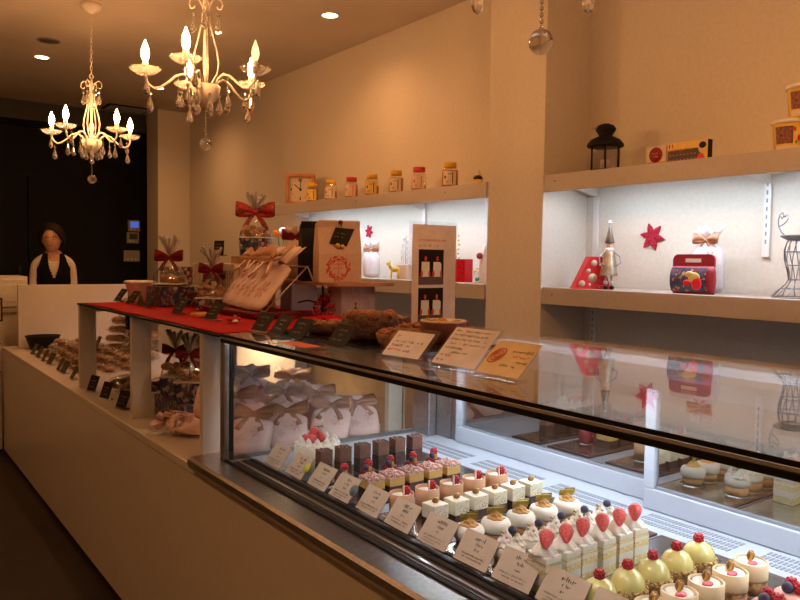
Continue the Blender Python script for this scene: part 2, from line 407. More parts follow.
# ------------------------------------------------------------------ raised tier
t = thing('display_riser', 'long raised white display shelf on portal legs above the counter', 'shelf', (0, 0, 0))
box(.864, 1.66, 2.058, 3.76, 1.126, 1.134).build('top_board', BLACK, t, bevel=.001)
for y in (3.735, 2.92, 2.20):
    l = box(.87, .945, y, y+.025, .7285, 1.126).build('leg', WHITE, t, bevel=.001)
    box(.945, 1.64, y, y+.025, 1.092, 1.126).build('cross_rail', WHITE, t)
    box(1.58, 1.64, y, y+.025, .7285, 1.092).build('leg', WHITE, t)
box(1.645, 1.655, 2.2, 3.76, .7285, 1.126).build('back_panel', mat('riser_back', (.50, .36, .22), .6, noise=(9, .15)), t)
def cloth(name, x0, x1, y0, y1, z, amp, label, nx=26, ny=60, seed=0, edge=.0):
    rr = random.Random(seed); ph = [rr.uniform(0, 6.3) for _ in range(6)]
    m = MB(); vs = []; fs = []
    for th in (0, 1):
        for i in range(nx+1):
            for j in range(ny+1):
                u, v = i/nx, j/ny
                w = (math.sin(9*u+ph[0]+2*math.sin(5*v+ph[1]))+.7*math.sin(31*v+ph[2]+3*u)+.5*math.sin(17*v-12*u+ph[3]))/2.2
                x = x0+(x1-x0)*u; y = y0+(y1-y0)*v
                if i in (0, nx): x += edge*math.sin(23*v+ph[4])
                if j in (0, ny): y += edge*math.sin(9*u+ph[5])
                vs.append((x, y, z+amp*max(0, .5+.5*w)+.002*th))
    K = (nx+1)*(ny+1)
    for i in range(nx):
        for j in range(ny):
            a = i*(ny+1)+j; q = (a, a+ny+1, a+ny+2, a+1)
            fs.append(tuple(reversed(q))); fs.append(tuple(x+K for x in q))
    def side(a, b): fs.append((a, b, b+K, a+K))
    for i in range(nx):
        side(i*(ny+1), (i+1)*(ny+1)); side((i+1)*(ny+1)+ny, i*(ny+1)+ny)
    for j in range(ny): side(j+1, j); side(nx*(ny+1)+j, nx*(ny+1)+j+1)
    m.add(vs, fs, True)
    return tag(m.build(name, REDCLOTH), label, 'cloth')
cloth('red_cloth', .874, 1.62, 2.075, 3.70, 1.1345, .004, 'smooth red cloth laid along the raised display shelf', seed=1, edge=.004)
cloth('red_cloth', 1.40, 1.66, 1.84, 2.05, 1.139, .022, 'rumpled red cloth lying behind the tarts next to the photo poster', seed=3, edge=.01)
cloth('red_cloth', 1.28, 1.64, 2.09, 2.295, 1.1415, .02, 'rumpled red cloth bunched in front of the ribbed acrylic block', seed=4, edge=.01)

# ------------------------------------------------------------------ wall shelves
def wall_shelf(name, label, y0, y1, zt, led, rails):
    t = thing(name, label, 'shelf', (0, 0, 0))
    box(2.432, XW-.016, y0, y1, zt-.030, zt).build('board', SHELFW, t)
    box(2.418, 2.432, y0, y1, zt-.072, zt).build('fascia', SHELFW, t, bevel=.001)
    for y in rails:
        MB().prism([(2.47, zt-.03), (XW-.016, zt-.03), (XW-.016, zt-.075), (2.68, zt-.075)], y-.012, y+.012, 'y').build('bracket', RAILW, t)
    for y in (y1-.06, (y0+y1)/2, y0+.3):
        MB().lathe([(.004, 0), (.004, .003), (0, .003)], 8).build('screw', SLIT, t).matrix_local = T((2.418, y, zt-.03), ry=-PI/2)
    if led:
        f = box(2.445, 2.485, y0+.08, y1-.12, zt-.046, zt-.030).build('lamp_housing', RAILW, t)
        box(2.449, 2.481, y0+.09, y1-.13, zt-.050, zt-.046).build('led_tube', LED, f)
    return t
RY0 = -.45
wall_shelf('wall_shelf', 'upper wall shelf carrying the lantern and ice cream tubs, lit underneath', RY0, 2.240, 1.735, True, (2.19, 1.41))
wall_shelf('wall_shelf', 'lower wall shelf carrying the red wedge box and tin figure', RY0, 2.240, 1.252, False, (2.19, 1.41))
wall_shelf('wall_shelf', 'upper wall shelf carrying the clock and the row of capped jars', 2.606, 4.85, 1.735, True, (3.44, 4.80))
wall_shelf('wall_shelf', 'lower wall shelf behind the poster carrying small festive gifts', 2.606, 4.85, 1.252, False, (3.44, 4.80))
for y, zl, lab in ((2.19, .9, 'white slotted wall rail beside the pillar behind the red wedge box'), (1.41, 1.39, 'white slotted wall rail above the wire sculpture'),
               (3.44, 1.0, 'white slotted wall rail behind the photo poster'), (4.80, 1.0, 'white slotted wall rail at the far end of the jar shelf')):
    m = MB().box(XW-.014, XW-.001, y-.014, y+.014, zl, 1.66)
    o = thing('shelf_rail', lab, 'rail', (0, 0, 0), group='shelf rails on the wall')
    m.build('channel', RAILW, o, bevel=.003)
    m = MB()
    for k in range(8): m.box(XW-.0145, XW-.014, y-.003, y+.003, zl+.05+.03*k, zl+.065+.03*k)
    m.build('slots', SLIT, o)
# ------------------------------------------------------------------ chandeliers
def drop_mb(s=1.):
    m = MB()
    m.tube([(0, 0, .004), (0, 0, -.012)], .0011, 5)
    m.lathe([(.002, -.010), (.0075, -.017), (.002, -.024)], 8, smooth=False)
    m.lathe([(.0012, -.024), (.004, -.032), (.0125, -.060), (.0140, -.069), (.010, -.080), (.0, -.087)], 8, smooth=False)
    return m
drop_me = None
def add_drop(parent, p, s=1.):
    global drop_me
    if drop_me is None:
        o = drop_mb().build('crystal_drop', CRYST, parent); drop_me = o.data
    else:
        o = bpy.data.objects.new('crystal_drop', drop_me); col.objects.link(o); o.parent = parent
    o.location = p; o.scale = (s, s, s); return o
def make_chandelier(name, label, x, y, a0, dim=None):
    t = thing(name, label, 'chandelier', (x, y, 0), a0, group='chandeliers in a row above the counter')
    MB().lathe([(.058, ZT-.002), (.058, ZT-.012), (.050, ZT-.028), (.028, ZT-.045), (.006, ZT-.055), (0, ZT-.056)][::-1], 24).build('ceiling_canopy', CREAMM, t)
    m = MB(); z = ZT-.056
    while z > 2.375:
        k = int(round((ZT-z)/.022)) % 2
        pts = [(.006*math.cos(q)*(1-k), .006*math.cos(q)*k, z-.013+.015*math.sin(q)) for q in [2*PI*i/10 for i in range(10)]]
        m.tube(pts, .0016, 5, closed=True); z -= .022
    m.build('chain', CREAMM, t)
    m = MB().lathe([(.0, 1.925), (.008, 1.93), (.012, 1.940), (.032, 1.954), (.050, 1.978), (.055, 2.008), (.053, 2.013), (.046, 2.013), (.020, 2.008), (.010, 2.014)], 24)
    m.build('bowl', CREAMM, t)
    m = MB().lathe([(.009, 2.008), (.006, 2.06), (.010, 2.08), (.007, 2.10), (.005, 2.28), (.009, 2.31), (.006, 2.345), (.004, 2.36)], 12)
    m.tube([(.012*math.cos(q), 0, 2.368+.012*math.sin(q)) for q in [2*PI*i/12 for i in range(12)]], .002, 6, closed=True)
    m.build('stem', CREAMM, t)
    for k in range(4):
        a = PI/4+PI/2*k; c, s_ = math.cos(a), math.sin(a)
        prof = [(.012, 2.29), (.016, 2.25), (.026, 2.20), (.042, 2.14), (.048, 2.10), (.042, 2.06), (.026, 2.03), (.014, 2.012)]
        MB().tube([(r_*c, r_*s_, z) for r_, z in prof], .0032, 6).build('lyre_wire', CREAMM, t)
        cu = [(.006, 2.27), (.012, 2.31), (.026, 2.335), (.044, 2.343), (.058, 2.332), (.062, 2.314), (.054, 2.300), (.044, 2.303), (.042, 2.311)]
        o = MB().tube([(r_*c, r_*s_, z) for r_, z in cu], [.003]*5+[.0026]*4, 6).build('top_scroll', CREAMM, t)
        add_drop(o, (.046*c, .046*s_, 2.295))
    for k in range(5):
        a = 2*PI*k/5; c, s_ = math.cos(a), math.sin(a)
        P = [(.040, 2.008), (.055, 2.035), (.080, 2.050), (.108, 2.042), (.135, 2.018), (.165, 1.995), (.188, 1.990), (.208, 2.003), (.217, 2.022), (.219, 2.040)]
        arm = MB().tube([(r_*c, r_*s_, z) for r_, z in P], .0048, 8).build('arm', CREAMM, t)
        cx, cy = .219*c, .219*s_
        wob = lambda q, z: .07*math.cos(10*q)*(1 if z > 2.045 else 0)
        MB().lathe([(.010, 2.036), (.030, 2.041), (.047, 2.052), (.055, 2.063), (.052, 2.063), (.043, 2.054), (.026, 2.046), (.010, 2.044)], 40, (cx, cy, 0), wob=wob, cap=False).build('drip_dish', DISH, arm)
        MB().lathe([(.011, 2.044), (.011, 2.084), (.007, 2.086), (.007, 2.09)], 12, (cx, cy, 0)).build('candle_sleeve', CREAMM, arm)
        MB().lathe([(.006, 2.086), (.012, 2.100), (.0155, 2.116), (.0125, 2.135), (.006, 2.152), (.0015, 2.165), (0, 2.167)], 14, (cx, cy, 0)).build('bulb', BULBDIM if dim == k else BULB, arm)
        add_drop(arm, (.203*c, .203*s_, 1.985)); add_drop(arm, (.212*c-.03*s_, .212*s_+.03*c, 2.036), .9)
        add_drop(arm, (.100*c, .100*s_, 1.998), .9)
        MB().tube([(.100*c, .100*s_, 2.042), (.100*c, .100*s_, 1.996)], .001, 4).build('drop_wire', CREAMM, arm)
        add_drop(t, (.050*math.cos(a+.63), .050*math.sin(a+.63), 1.99), 1.0)
    m = MB()
    z = 1.924
    while z > 1.815: m.sphere((0, 0, z-.005), (.004, .004, .0055), 6, 5); z -= .0125
    m.build('bead_string', CRYST, t)
    MB().sphere((0, 0, 1.792), .0250, 12, 8).build('crystal_ball', CRYST, t)
    return t
make_chandelier('chandelier', 'white candle chandelier hanging over the far end near the dark wall, whole chain visible', 1.115, 4.475, math.radians(4), dim=1)
make_chandelier('chandelier', 'white candle chandelier in the middle of the row, with one faint bulb', 1.105, 2.765, math.radians(14.3), dim=4)
make_chandelier('chandelier', 'chandelier above the cake case showing only its lowest crystals and hanging ball', 1.10, 1.037, math.radians(14.3))

def downlight(x, y, label, on=True, e=30, r=.045):
    t = thing('downlight', label, 'ceiling light', (x, y, ZT), group='recessed ceiling fittings')
    MB().lathe([(r, -.001), (r+.012, -.001), (r+.012, -.006), (r, -.004), (r, -.001)], 24, cap=False).build('trim_ring', CREAMM if on else SLIT, t)
    if on:
        MB().lathe([(0, -.0018), (r, -.0018), (r, -.003), (0, -.003)], 24).build('lens', DOWN, t)
        light('downlight_spot', 'SPOT', (x, y, ZT-.02), e, (1., .47, .175), spot_size=2.7, spot_blend=1., shadow_soft_size=.04)
    else:
        m = MB().lathe([(0, -.0018), (r, -.0018), (r, -.003), (0, -.003)], 24)
        m.build('grille', mat('speaker_grille', (.10, .07, .05), .7, noise=(200, .5)), t)
    return t
downlight(1.13, 5.877, 'lit recessed ceiling spot above the far chandelier', e=22)
downlight(2.261, 3.787, 'lit recessed ceiling spot close to the wall above the jar shelf', e=20)
downlight(1.079, 5.40, 'dark round ceiling speaker beside the lit spot', on=False, r=.06)
for x, y, e, lab in ((2.1, 6.3, 30, 'added ceiling fill spot by the wall near the dark doors'), (2.1, .6, 20, 'added ceiling fill spot by the wall above the ice cream tubs'),
                  (-.6, 1.2, 60, 'added ceiling fill spot over the customer aisle beside the cake case'), (-.6, 3.8, 27, 'added ceiling fill spot over the customer aisle beside the long counter')):
    downlight(x, y, lab, e=e)  # extra spots added to light the walls and the aisle
t = thing('ceiling_vent', 'dark square ventilation grille in the ceiling above the wall return', 'vent', (2.15, 7.35, ZT))
box(-.2, .2, -.14, .14, -.012, -.002).build('frame', DARK, t, bevel=.002)
m = MB()
for k in range(8): m.box(-.18, .18, -.115+.03*k, -.105+.03*k, -.016, -.012)
m.build('louvres', SLIT, t)

# wall controls on the dark wall
def panel(name, label, x, z, w, h, scr, sm, btn):
    t = thing(name, label, 'wall panel', (x, 8.099, z))
    box(-w/2, w/2, -.022, 0, -h/2, h/2).build('body', PLASTIC, t, bevel=.004)
    if scr: MB().box(scr[0], scr[1], -.0245, -.022, scr[2], scr[3]).build('screen', sm, t)
    for i in range(btn):
        MB().box(-w*.32+i*w*.25, -w*.32+i*w*.25+.018, -.027, -.022, -h*.38, -h*.38+.02).build('button', CREAMM, t)
panel('door_intercom', 'beige wall intercom with glowing blue screen on the dark wall', 2.437, 1.682, .125, .118, (-.04, .045, -.02, .045), SCREEN, 2)
panel('thermostat', 'beige wall control with small dark display below the blue intercom', 2.425, 1.555, .125, .118, (-.04, .045, -.015, .042), LCD, 2)
panel('switch_plate', 'wide beige light switch plate below the wall controls', 2.412, 1.362, .165, .12, None, None, 3)

# ------------------------------------------------------------------ cakes
def berry_mb(r=.0085, c=(0, 0, 0)):
    m = MB(); m.sphere(c, (r, r, r*1.1), 8, 6)
    for j, ph in enumerate((-.9, -.35, .25, .85)):
        n = (5, 8, 8, 5)[j]
        for i in range(n):
            a = 2*PI*(i+.5*(j % 2))/n
            m.sphere((c[0]+r*.9*math.cos(ph)*math.cos(a), c[1]+r*.9*math.cos(ph)*math.sin(a), c[2]+r*math.sin(ph)), r*.33, 5, 4)
    return m
def swirl_mb(r0, h, turns=3.2, c=(0, 0, 0), tw=.35, tip=.1, n=18):
    """piped rosette: stacked twisted ridges tapering to a tip"""
    rings = 16
    prof = []
    for j in range(rings+1):
        u = j/rings; r_ = r0*((1-u)**.8*(1-tip)+tip*(1-u)); r_ *= 1+.10*math.sin(u*turns*2*PI)
        prof.append((max(r_, 1e-5 if j == rings else .0008), h*u))
    prof[-1] = (0, h)
    return MB().lathe(prof, n*2, c, wob=lambda a, z: .10*math.sin(7*a+z/h*9*tw*4))
def rough_top(m, x0, x1, y0, y1, z, n, r):
    for _ in range(n): m.sphere((rnd(x0, x1), rnd(y0, y1), z+rnd(0, r*.5)), (r*rnd(.7, 1.3), r*rnd(.7, 1.3), r*rnd(.5, 1)), 5, 4)
    return m

def cake_brownie():
    t = thing('chocolate_slice', '-', 'cake')
    box(-.019, .019, -.016, .016, .001, .040).build('dark_layer', CHOC, t, bevel=.002)
    box(-.0187, .0187, -.0157, .0157, .040, .074).build('mousse_layer', CHOCM, t, bevel=.002)
    m = MB().box(-.0187, .0187, -.0157, .0157, .0735, .0765); rough_top(m, -.016, .016, -.013, .013, .0765, 20, .003)
    m.build('cocoa_topping', CHOCM, t)
    box(-.023, .023, -.020, .020, 0, .001).build('foil_board', FOIL, t)
    return t
def cake_velvet():
    t = thing('berry_chocolate_cake', '-', 'cake')
    MB().lathe([(.020, .001), (.022, .006), (.022, .036), (.019, .045), (.010, .049), (0, .050)], 28).build('cake', VELVET, t)
    MB().lathe([(.025, 0), (.025, .001)], 24).build('foil_board', FOIL, t)
    m = berry_mb(.0095); m.build('raspberry', BERRY, t, loc=(.004, .002, .062))
    MB().sphere((0, 0, 0), .0075, 10, 7).build('blueberry', BLUEB, t, loc=(-.010, -.008, .056))
    MB().box(-.004, .004, -.001, .001, 0, .012).build('gold_flake', GOLD, t, loc=(-.002, -.016, .047))
    return t
def cake_crumble():
    t = thing('crumble_square', '-', 'cake')
    box(-.023, .023, -.026, .026, .001, .026).build('dark_layer', CHOC, t, bevel=.0015)
    box(-.0228, .0228, -.0258, .0258, .026, .046).build('custard_layer', CARAM if False else mat('custard', (.66, .40, .12), .5), t, bevel=.0015)
    m = MB().box(-.023, .023, -.026, .026, .046, .054); rough_top(m, -.021, .021, -.024, .024, .054, 46, .0042)
    m.build('crumble_topping', CRUMB, t)
    box(-.026, .026, -.029, .029, 0, .001).build('foil_board', FOIL, t)
    return t
def cake_cup():
    t = thing('biscuit_cup_cake', '-', 'cake')
    MB().lathe([(.0285, .001), (.0285, .058), (.0265, .058), (.0265, .046), (.0, .046)], 30).build('biscuit_wrap', TUILE, t)
    MB().lathe([(.0262, .0462), (.024, .051), (.012, .053), (0, .0535)], 24).build('cream', CREAM, t)
    MB().lathe([(.032, 0), (.032, .001)], 24).build('foil_board', FOIL, t)
    berry_mb(.0095).build('raspberry', BERRY, t, loc=(.010, -.004, .063))
    MB().box(-.0015, .0015, -.002, .002, 0, .024).build('white_chocolate_stick', MOUSSE, t, loc=(-.003, -.010, .052))
    return t
def cake_square():
    t = thing('white_mousse_square', '-', 'cake')
    box(-.0215, .0215, -.0215, .0215, .001, .022).build('dark_layer', CHOC, t, bevel=.001)
    m = MB().box(-.0213, .0213, -.0213, .0213, .022, .054)
    m.build('mousse_layer', MOUSSE, t, bevel=.002)
    m = MB()
    for _ in range(14):
        m.box(*(lambda x, z: (x, x+.002, -.0217, -.0212, z, z+.002))(rnd(-.019, .017), rnd(.024, .050)))
    m.build('speckles', NUTB, t)
    MB().sphere((0, 0, 0), (.0085, .0075, .0065), 10, 7).build('hazelnut', NUTB, t, loc=(0, 0, .059))
    MB().box(-.004, .004, -.003, .003, 0, .003).build('gold_flake', GOLD, t, loc=(.002, -.004, .063))
    box(-.025, .025, -.025, .025, 0, .001).build('foil_board', FOIL, t)
    return t
def cake_swirl():
    t = thing('caramel_swirl_cake', '-', 'cake')
    MB().lathe([(.027, .001), (.027, .022), (.0, .022)], 28).build('sponge_base', CARAM, t)
    MB().lathe([(.028, .0221), (.0315, .026), (.0315, .040), (.028, .047), (.020, .050), (0, .050)], 30).build('white_mousse', CREAM, t)
    swirl_mb(.0185, .020, 2.6, tip=.85).build('caramel_swirl', CARAMC, t, loc=(0, 0, .0495))
    m = MB(); m.M = T((-.001, -.002, .063), rx=.2, rz=-.5); m.box(-.020, .014, -.0010, .0010, -.002, .012); m.box(-.006, .019, .0045, .0062, .0, .013); m.build('gold_leaf_chip', LEAFG, t)
    MB().lathe([(.033, 0), (.033, .001)], 24).build('foil_board', FOIL, t)
    return t
def cake_cream():
    t = thing('whipped_cream_tart', '-', 'cake')
    MB().lathe([(.025, .001), (.028, .004), (.029, .024), (.0, .024)], 28).build('tart_base', CARAM, t)
    MB().lathe([(.0285, .0241), (.031, .030), (.031, .043), (.024, .050), (0, .052)], 28).build('cream_body', CREAM, t)
    for i, (dx, dy) in enumerate(((-.014, -.004), (.012, -.010), (.004, .014))):
        swirl_mb(.016, .024, 2.2).build('cream_rosette', CREAM, t, loc=(dx, dy, .047))
    MB().sphere((0, 0, 0), (.0085, .0085, .0078), 12, 8).build('blueberry', BLUEB, t, loc=(.003, -.004, .076))
    m = MB()
    for k in range(7): m.sphere((rnd(-.02, .02), rnd(-.02, .018), .061+rnd(0, .008)), rnd(.0022, .0034), 5, 4)
    m.build('nut_pieces', NUTS, t)
    MB().lathe([(.033, 0), (.033, .001)], 24).build('foil_board', FOIL, t)
    return t
def cake_short():
    t = thing('strawberry_shortcake', '-', 'cake')
    P = [(-.0205, -.022), (.0205, -.022), (.017, .028), (-.017, .028)]
    P2 = [(a*1.01, b*1.005) for a, b in P]
    MB().prism(P, .001, .018, 'z').build('sponge_layer', SPONGE, t)
    MB().prism(P2, .018, .033, 'z').build('cream_layer', CREAM, t)
    MB().prism(P, .033, .046, 'z').build('sponge_layer', SPONGE, t)
    MB().prism(P2, .046, .052, 'z').build('cream_layer', CREAM, t)
    MB().prism(P, .052, .056, 'z').build('sponge_layer', SPONGE, t)
    MB().prism(P2, .056, .070, 'z').build('cream_top', CREAM, t, bevel=.003)
    swirl_mb(.0225, .034, 1.3, tw=.15, tip=.25).build('cream_rosette', CREAM, t, loc=(0, .002, .068))
    m = MB(); m.M = T((-.005, -.007, .100), ry=.85, rx=-.55) @ Matrix.Scale(1.08, 4)
    m.lathe([(0, -.022), (.004, -.019), (.0095, -.008), (.0128, .004), (.0105, .011), (0, .0125)], 14); m.build('strawberry', STRAW, t)
    m = MB(); m.M = T((.002, -.001, .110), ry=.5, rx=-.4) @ Matrix.Scale(.7, 4)
    for k in range(5):
        a = 2*PI*k/5; m.band([(0, 0, 0), (.006*math.cos(a), .006*math.sin(a), .003), (.011*math.cos(a), .011*math.sin(a), .001)], (-.003*math.sin(a), .003*math.cos(a), 0), .0006)
    m.build('strawberry_leaf', GREEN, t)
    MB().prism([(a*1.12, b*1.05) for a, b in P], 0, .001, 'z').build('foil_board', FOIL, t)
    return t
def cake_dome():
    t = thing('green_glazed_dome', '-', 'cake')
    MB().lathe([(.025, .001), (.029, .006), (.031, .022), (.0, .022)], 28).build('tart_base', TARTC, t)
    MB().lathe([(.0295, .022), (.0305, .029), (.028, .042), (.021, .053), (.010, .059), (0, .0605)], 32).build('glazed_dome', MATCHA, t)
    m = MB()
    for k in range(70):
        a = 2*PI*k/70*3.0; m.sphere((rnd(.030, .0335)*math.cos(a), rnd(.030, .0335)*math.sin(a), .019+rnd(0, .010)), rnd(.0024, .0040), 5, 4)
    m.build('nut_ring', NUTS, t)
    berry_mb(.0088).build('raspberry', BERRY, t, loc=(-.002, 0, .066))
    m = MB(); m.M = T((.010, .004, .058), ry=.3, rz=.4); m.box(-.005, .006, -.001, .001, 0, .014); m.build('gold_leaf_chip', GOLD, t)
    MB().lathe([(.036, 0), (.036, .001)], 24).build('foil_board', FOIL, t)
    return t
def cake_cyl():
    t = thing('custard_cylinder_cake', '-', 'cake')
    MB().lathe([(.028, .001), (.028, .026), (.0, .026)], 28).build('sponge_base', mat('marbled_sponge', (.50, .28, .10), .6, noise=(90, .6), c2=(.10, .04, .015)), t)
    MB().lathe([(.029, .0261), (.0295, .029), (.0295, .056), (.0265, .057), (.0262, .053), (0, .053)], 30).build('custard_ring', PEACH, t)
    MB().lathe([(.026, .0531), (.020, .0545), (0, .0548)], 20).build('cream_top', CREAM, t)
    MB().sphere((0, 0, 0), (.012, .008, .0035), 12, 6).build('pink_jelly', JELLY, t, loc=(-.010, -.008, .0555))
    m = MB().sphere((0, 0, 0), (.0085, .007, .0085), 8, 6, jit=.15).sphere((.011, .004, -.001), (.006, .006, .007), 8, 6, jit=.15)
    m.build('candied_nut', NUTB, t, loc=(.006, .004, .062))
    m = MB(); m.M = T((-.002, .002, .055), rx=.2, rz=.9); m.box(-.006, .008, -.0009, .0009, 0, .017); m.build('gold_leaf_chip', GOLD, t)
    MB().lathe([(.033, 0), (.033, .001)], 24).build('foil_board', FOIL, t)
    return t
def cake_pink():
    t = thing('pink_berry_cake', '-', 'cake')
    MB().lathe([(.029, .001), (.031, .004), (.031, .050), (.027, .054), (0, .055)], 30).build('pink_mousse', PINKCR, t)
    for i, (x, y) in enumerate(((-.010, .006), (.010, .010), (.002, -.010))):
        if i == 0: MB().sphere((0, 0, 0), .0095, 10, 7).build('blueberry', BLUEB, t, loc=(x, y, .063))
        else: berry_mb(.0095).build('raspberry', BERRY, t, loc=(x, y, .064))
    MB().lathe([(.035, 0), (.035, .001)], 24).build('foil_board', FOIL, t)
    return t

ZC_ = Z0+.0065
def row(fn, x0, n, dx, y, what, grp):
    for i in range(n):
        if i == 0: p = o = fn(); o.location = (x0, y, ZC_)
        else: o = dup(p, None, (x0+dx*i, y+rnd(-.003, .003), ZC_))
        o.rotation_euler[2] = rnd(-.06, .06)
        o['label'] = '%s, %s from the front glass in its row' % (what, ORD[i]); o['group'] = grp
row(cake_brownie, 1.017, 6, .0614, 1.712, 'tall dark chocolate slice', 'chocolate slices')
row(cake_velvet, .995, 5, .0725, 1.578, 'round dark red berry cake', 'dark red berry cakes')
row(cake_crumble, 1.029, 5, .061, 1.500, 'pink crumble topped layered square', 'crumble squares')
row(cake_cup, 1.006, 5, .074, 1.345, 'brown biscuit cup cake with a raspberry', 'biscuit cup cakes')
row(cake_square, 1.032, 6, .060, 1.255, 'small white square on dark base with hazelnut', 'white mousse squares')
row(cake_swirl, 1.010, 5, .0736, 1.118, 'round white cake with caramel swirl', 'caramel swirl cakes')
row(cake_cream, 1.008, 5, .0704, 1.000, 'whipped cream tart with blueberry', 'whipped cream tarts')
row(cake_short, .990, 6, .0508, .893, 'strawberry shortcake slice', 'strawberry shortcake slices')
row(cake_dome, 1.006, 5, .0734, .784, 'green glazed dome with raspberry', 'green glazed domes')
row(cake_cyl, 1.006, 5, .0738, .680, 'pale custard cylinder with pink jelly and nut', 'custard cylinders')
row(cake_pink, 1.090, 3, .072, .572, 'pink cake topped with mixed berries', 'pink berry cakes')
# serving trays under the rows
for k, (y0, y1, lab) in enumerate(((1.655, 1.785, 'dark serving tray under the tall chocolate slices'), (1.455, 1.625, 'dark serving tray under the crumble squares and red cakes'),
        (1.215, 1.395, 'dark serving tray under the biscuit cups and white squares'), (.952, 1.168, 'dark serving tray under the caramel swirl cakes and cream tarts'),
        (.735, .942, 'dark serving tray under the strawberry slices and green domes'), (.525, .725, 'dark serving tray under the custard cylinders and pink cakes'))):
    t = thing('serving_tray', lab, 'tray', (0, 0, Z0+.0003), group='serving trays in the cake case')
    box(.960, 1.415, y0, y1, 0, .005).build('tray_board', CHOC, t, bevel=.001)
    box(.966, 1.400, y0+.008, y1-.008, .005, .0059).build('foil_liner', FOIL, t)
# whole cake
t = thing('whole_cream_cake', 'round white whole cake piled with strawberries at the far end of the case', 'cake', (1.058, 1.818, Z0+.0003))
MB().lathe([(.069, 0), (.069, .003)], 32).build('cake_board', FOIL, t)
MB().lathe([(.064, .003), (.066, .008), (.066, .068), (.061, .073), (0, .074)], 40).build('cream_body', CREAM, t)
for k in range(12):
    a = 2*PI*k/12; swirl_mb(.0155, .026, 1.8, n=10).build('cream_rosette', CREAM, t, loc=(.050*math.cos(a), .050*math.sin(a), .072))
for k, (x, y, z) in enumerate(((-.012, -.008, .078), (.014, -.010, .078), (0, .014, .080), (-.024, .010, .076), (.022, .012, .076), (-.004, -.002, .096))):
    m = MB(); m.M = T((x-.012, y-.006, z+.012), rx=rnd(-1, 1), ry=rnd(-1, 1))
    m.lathe([(0, -.017), (.006, -.014), (.0125, -.002), (.0135, .006), (.009, .012), (0, .013)], 12); m.build('strawberry', STRAW, t)
for k in range(3): MB().sphere((0, 0, 0), (.006, .003, .002), 8, 5).build('mint_leaf', GREEN, t, loc=(-.01+.012*k, .0, .120))

# ------------------------------------------------------------------ cards and stands
def scribble(m, rows, jitter=.3):
    """rows: (u0, u1, v, height, dens) in the card plane (u along the card, v up); little pen strokes"""
    for u0, u1, v, h, w in rows:
        u = u0
        while u < u1-w:
            k = rnd(.45, 1.)
            if rnd(0, 1) < .88:
                ww = w*rnd(.5, .8); th = h*.2
                c = random.choice((0, 1, 2, 3))
                if c != 1: m.box(u, u+ww, -.0004, 0, v+h*k*.5, v+h*k*.5+th)
                if c != 2: m.box(u+ww*.35, u+ww*.35+th, -.0004, 0, v, v+h*k)
                if c == 3: m.box(u, u+ww, -.0004, 0, v, v+th)
            u += w
    return m
def stand_card(name, label, cat, loc, w, h, tilt, paper, ink, rows, rz=0, group=None, rows2=None, ink2=None, margin=0., foot=ACRY, th=.0015, fd=.03):
    """card leaning back in a holder; the face looks along -X (toward the aisle)"""
    t = thing(name, label, cat, loc, -PI/2+rz, group)
    A = T((0, 0, .004), rx=-tilt)
    m = MB(); m.M = A; m.box(-w/2-margin, w/2+margin, 0, th+.001, -margin*.6, h+margin); m.build('holder', foot, t)
    m = MB(); m.M = A; m.box(-w/2, w/2, -.001, 0, .002, h); m.build('card', paper, t)
    m = MB(); m.M = A @ T((0, -.0012, 0)); scribble(m, rows); m.build('lettering', ink, t)
    if rows2:
        m = MB(); m.M = A @ T((0, -.0012, 0)); scribble(m, rows2); m.build('accent_lettering', ink2, t)
    m = MB().box(-w/2-margin, w/2+margin, -.006, fd, 0, .004); m.build('foot', foot, t)
    return t
# price cards along the front of the cases
PY = [1.875, 1.752, 1.630, 1.522, 1.400, 1.284, 1.163, 1.045, .935, .828, .722, .610]
what = ['the whole cream cake', 'the far end of the tall chocolate slices', 'the tall chocolate slices', 'the dark red berry cakes', 'the crumble squares', 'the biscuit cup cakes', 'the white mousse squares', 'the caramel swirl cakes', 'the cream tarts', 'the strawberry slices', 'the green domes', 'the custard cylinders']
for k, y in enumerate(PY):
    w, h = .092, .066
    rows = [(-.012, .022, .050, .009, .0045), (-.006, .016, .040, .007, .004), (-.004, .012, .029, .006, .005), (-.034, .036, .018, .004, .0028), (-.026, .030, .0115, .0035, .0026)]
    if k % 3 == 0: rows.append((-.030, .012, .006, .003, .0026))
    stand_card('price_card', 'cream price card standing in front of ' + what[k], 'price card', (.943, y, .7722), w, h, .66, CARD, INK, rows, rz=rnd(-.04, .04), group='price cards in the cake case')
for x, y, c, lab in ((.952, 1.690, (.62, .55, .05), 'small round yellow sticker tag clipped between two price cards'), (.952, 1.462, (.12, .16, .18), 'small round grey sticker tag clipped between two price cards')):
    t = thing('round_tag', lab, 'tag', (x, y, .7722), -PI/2)
    m = MB(); m.M = T((0, 0, .040), rx=PI/2-.6); m.lathe([(.0, 0), (.014, 0), (.014, .0015), (0, .0015)], 20); m.build('disc', mat('tag_paint', c, .5), t)
    MB().box(-.002, .002, .002, .004, 0, .040).build('stick', ACRY, t)
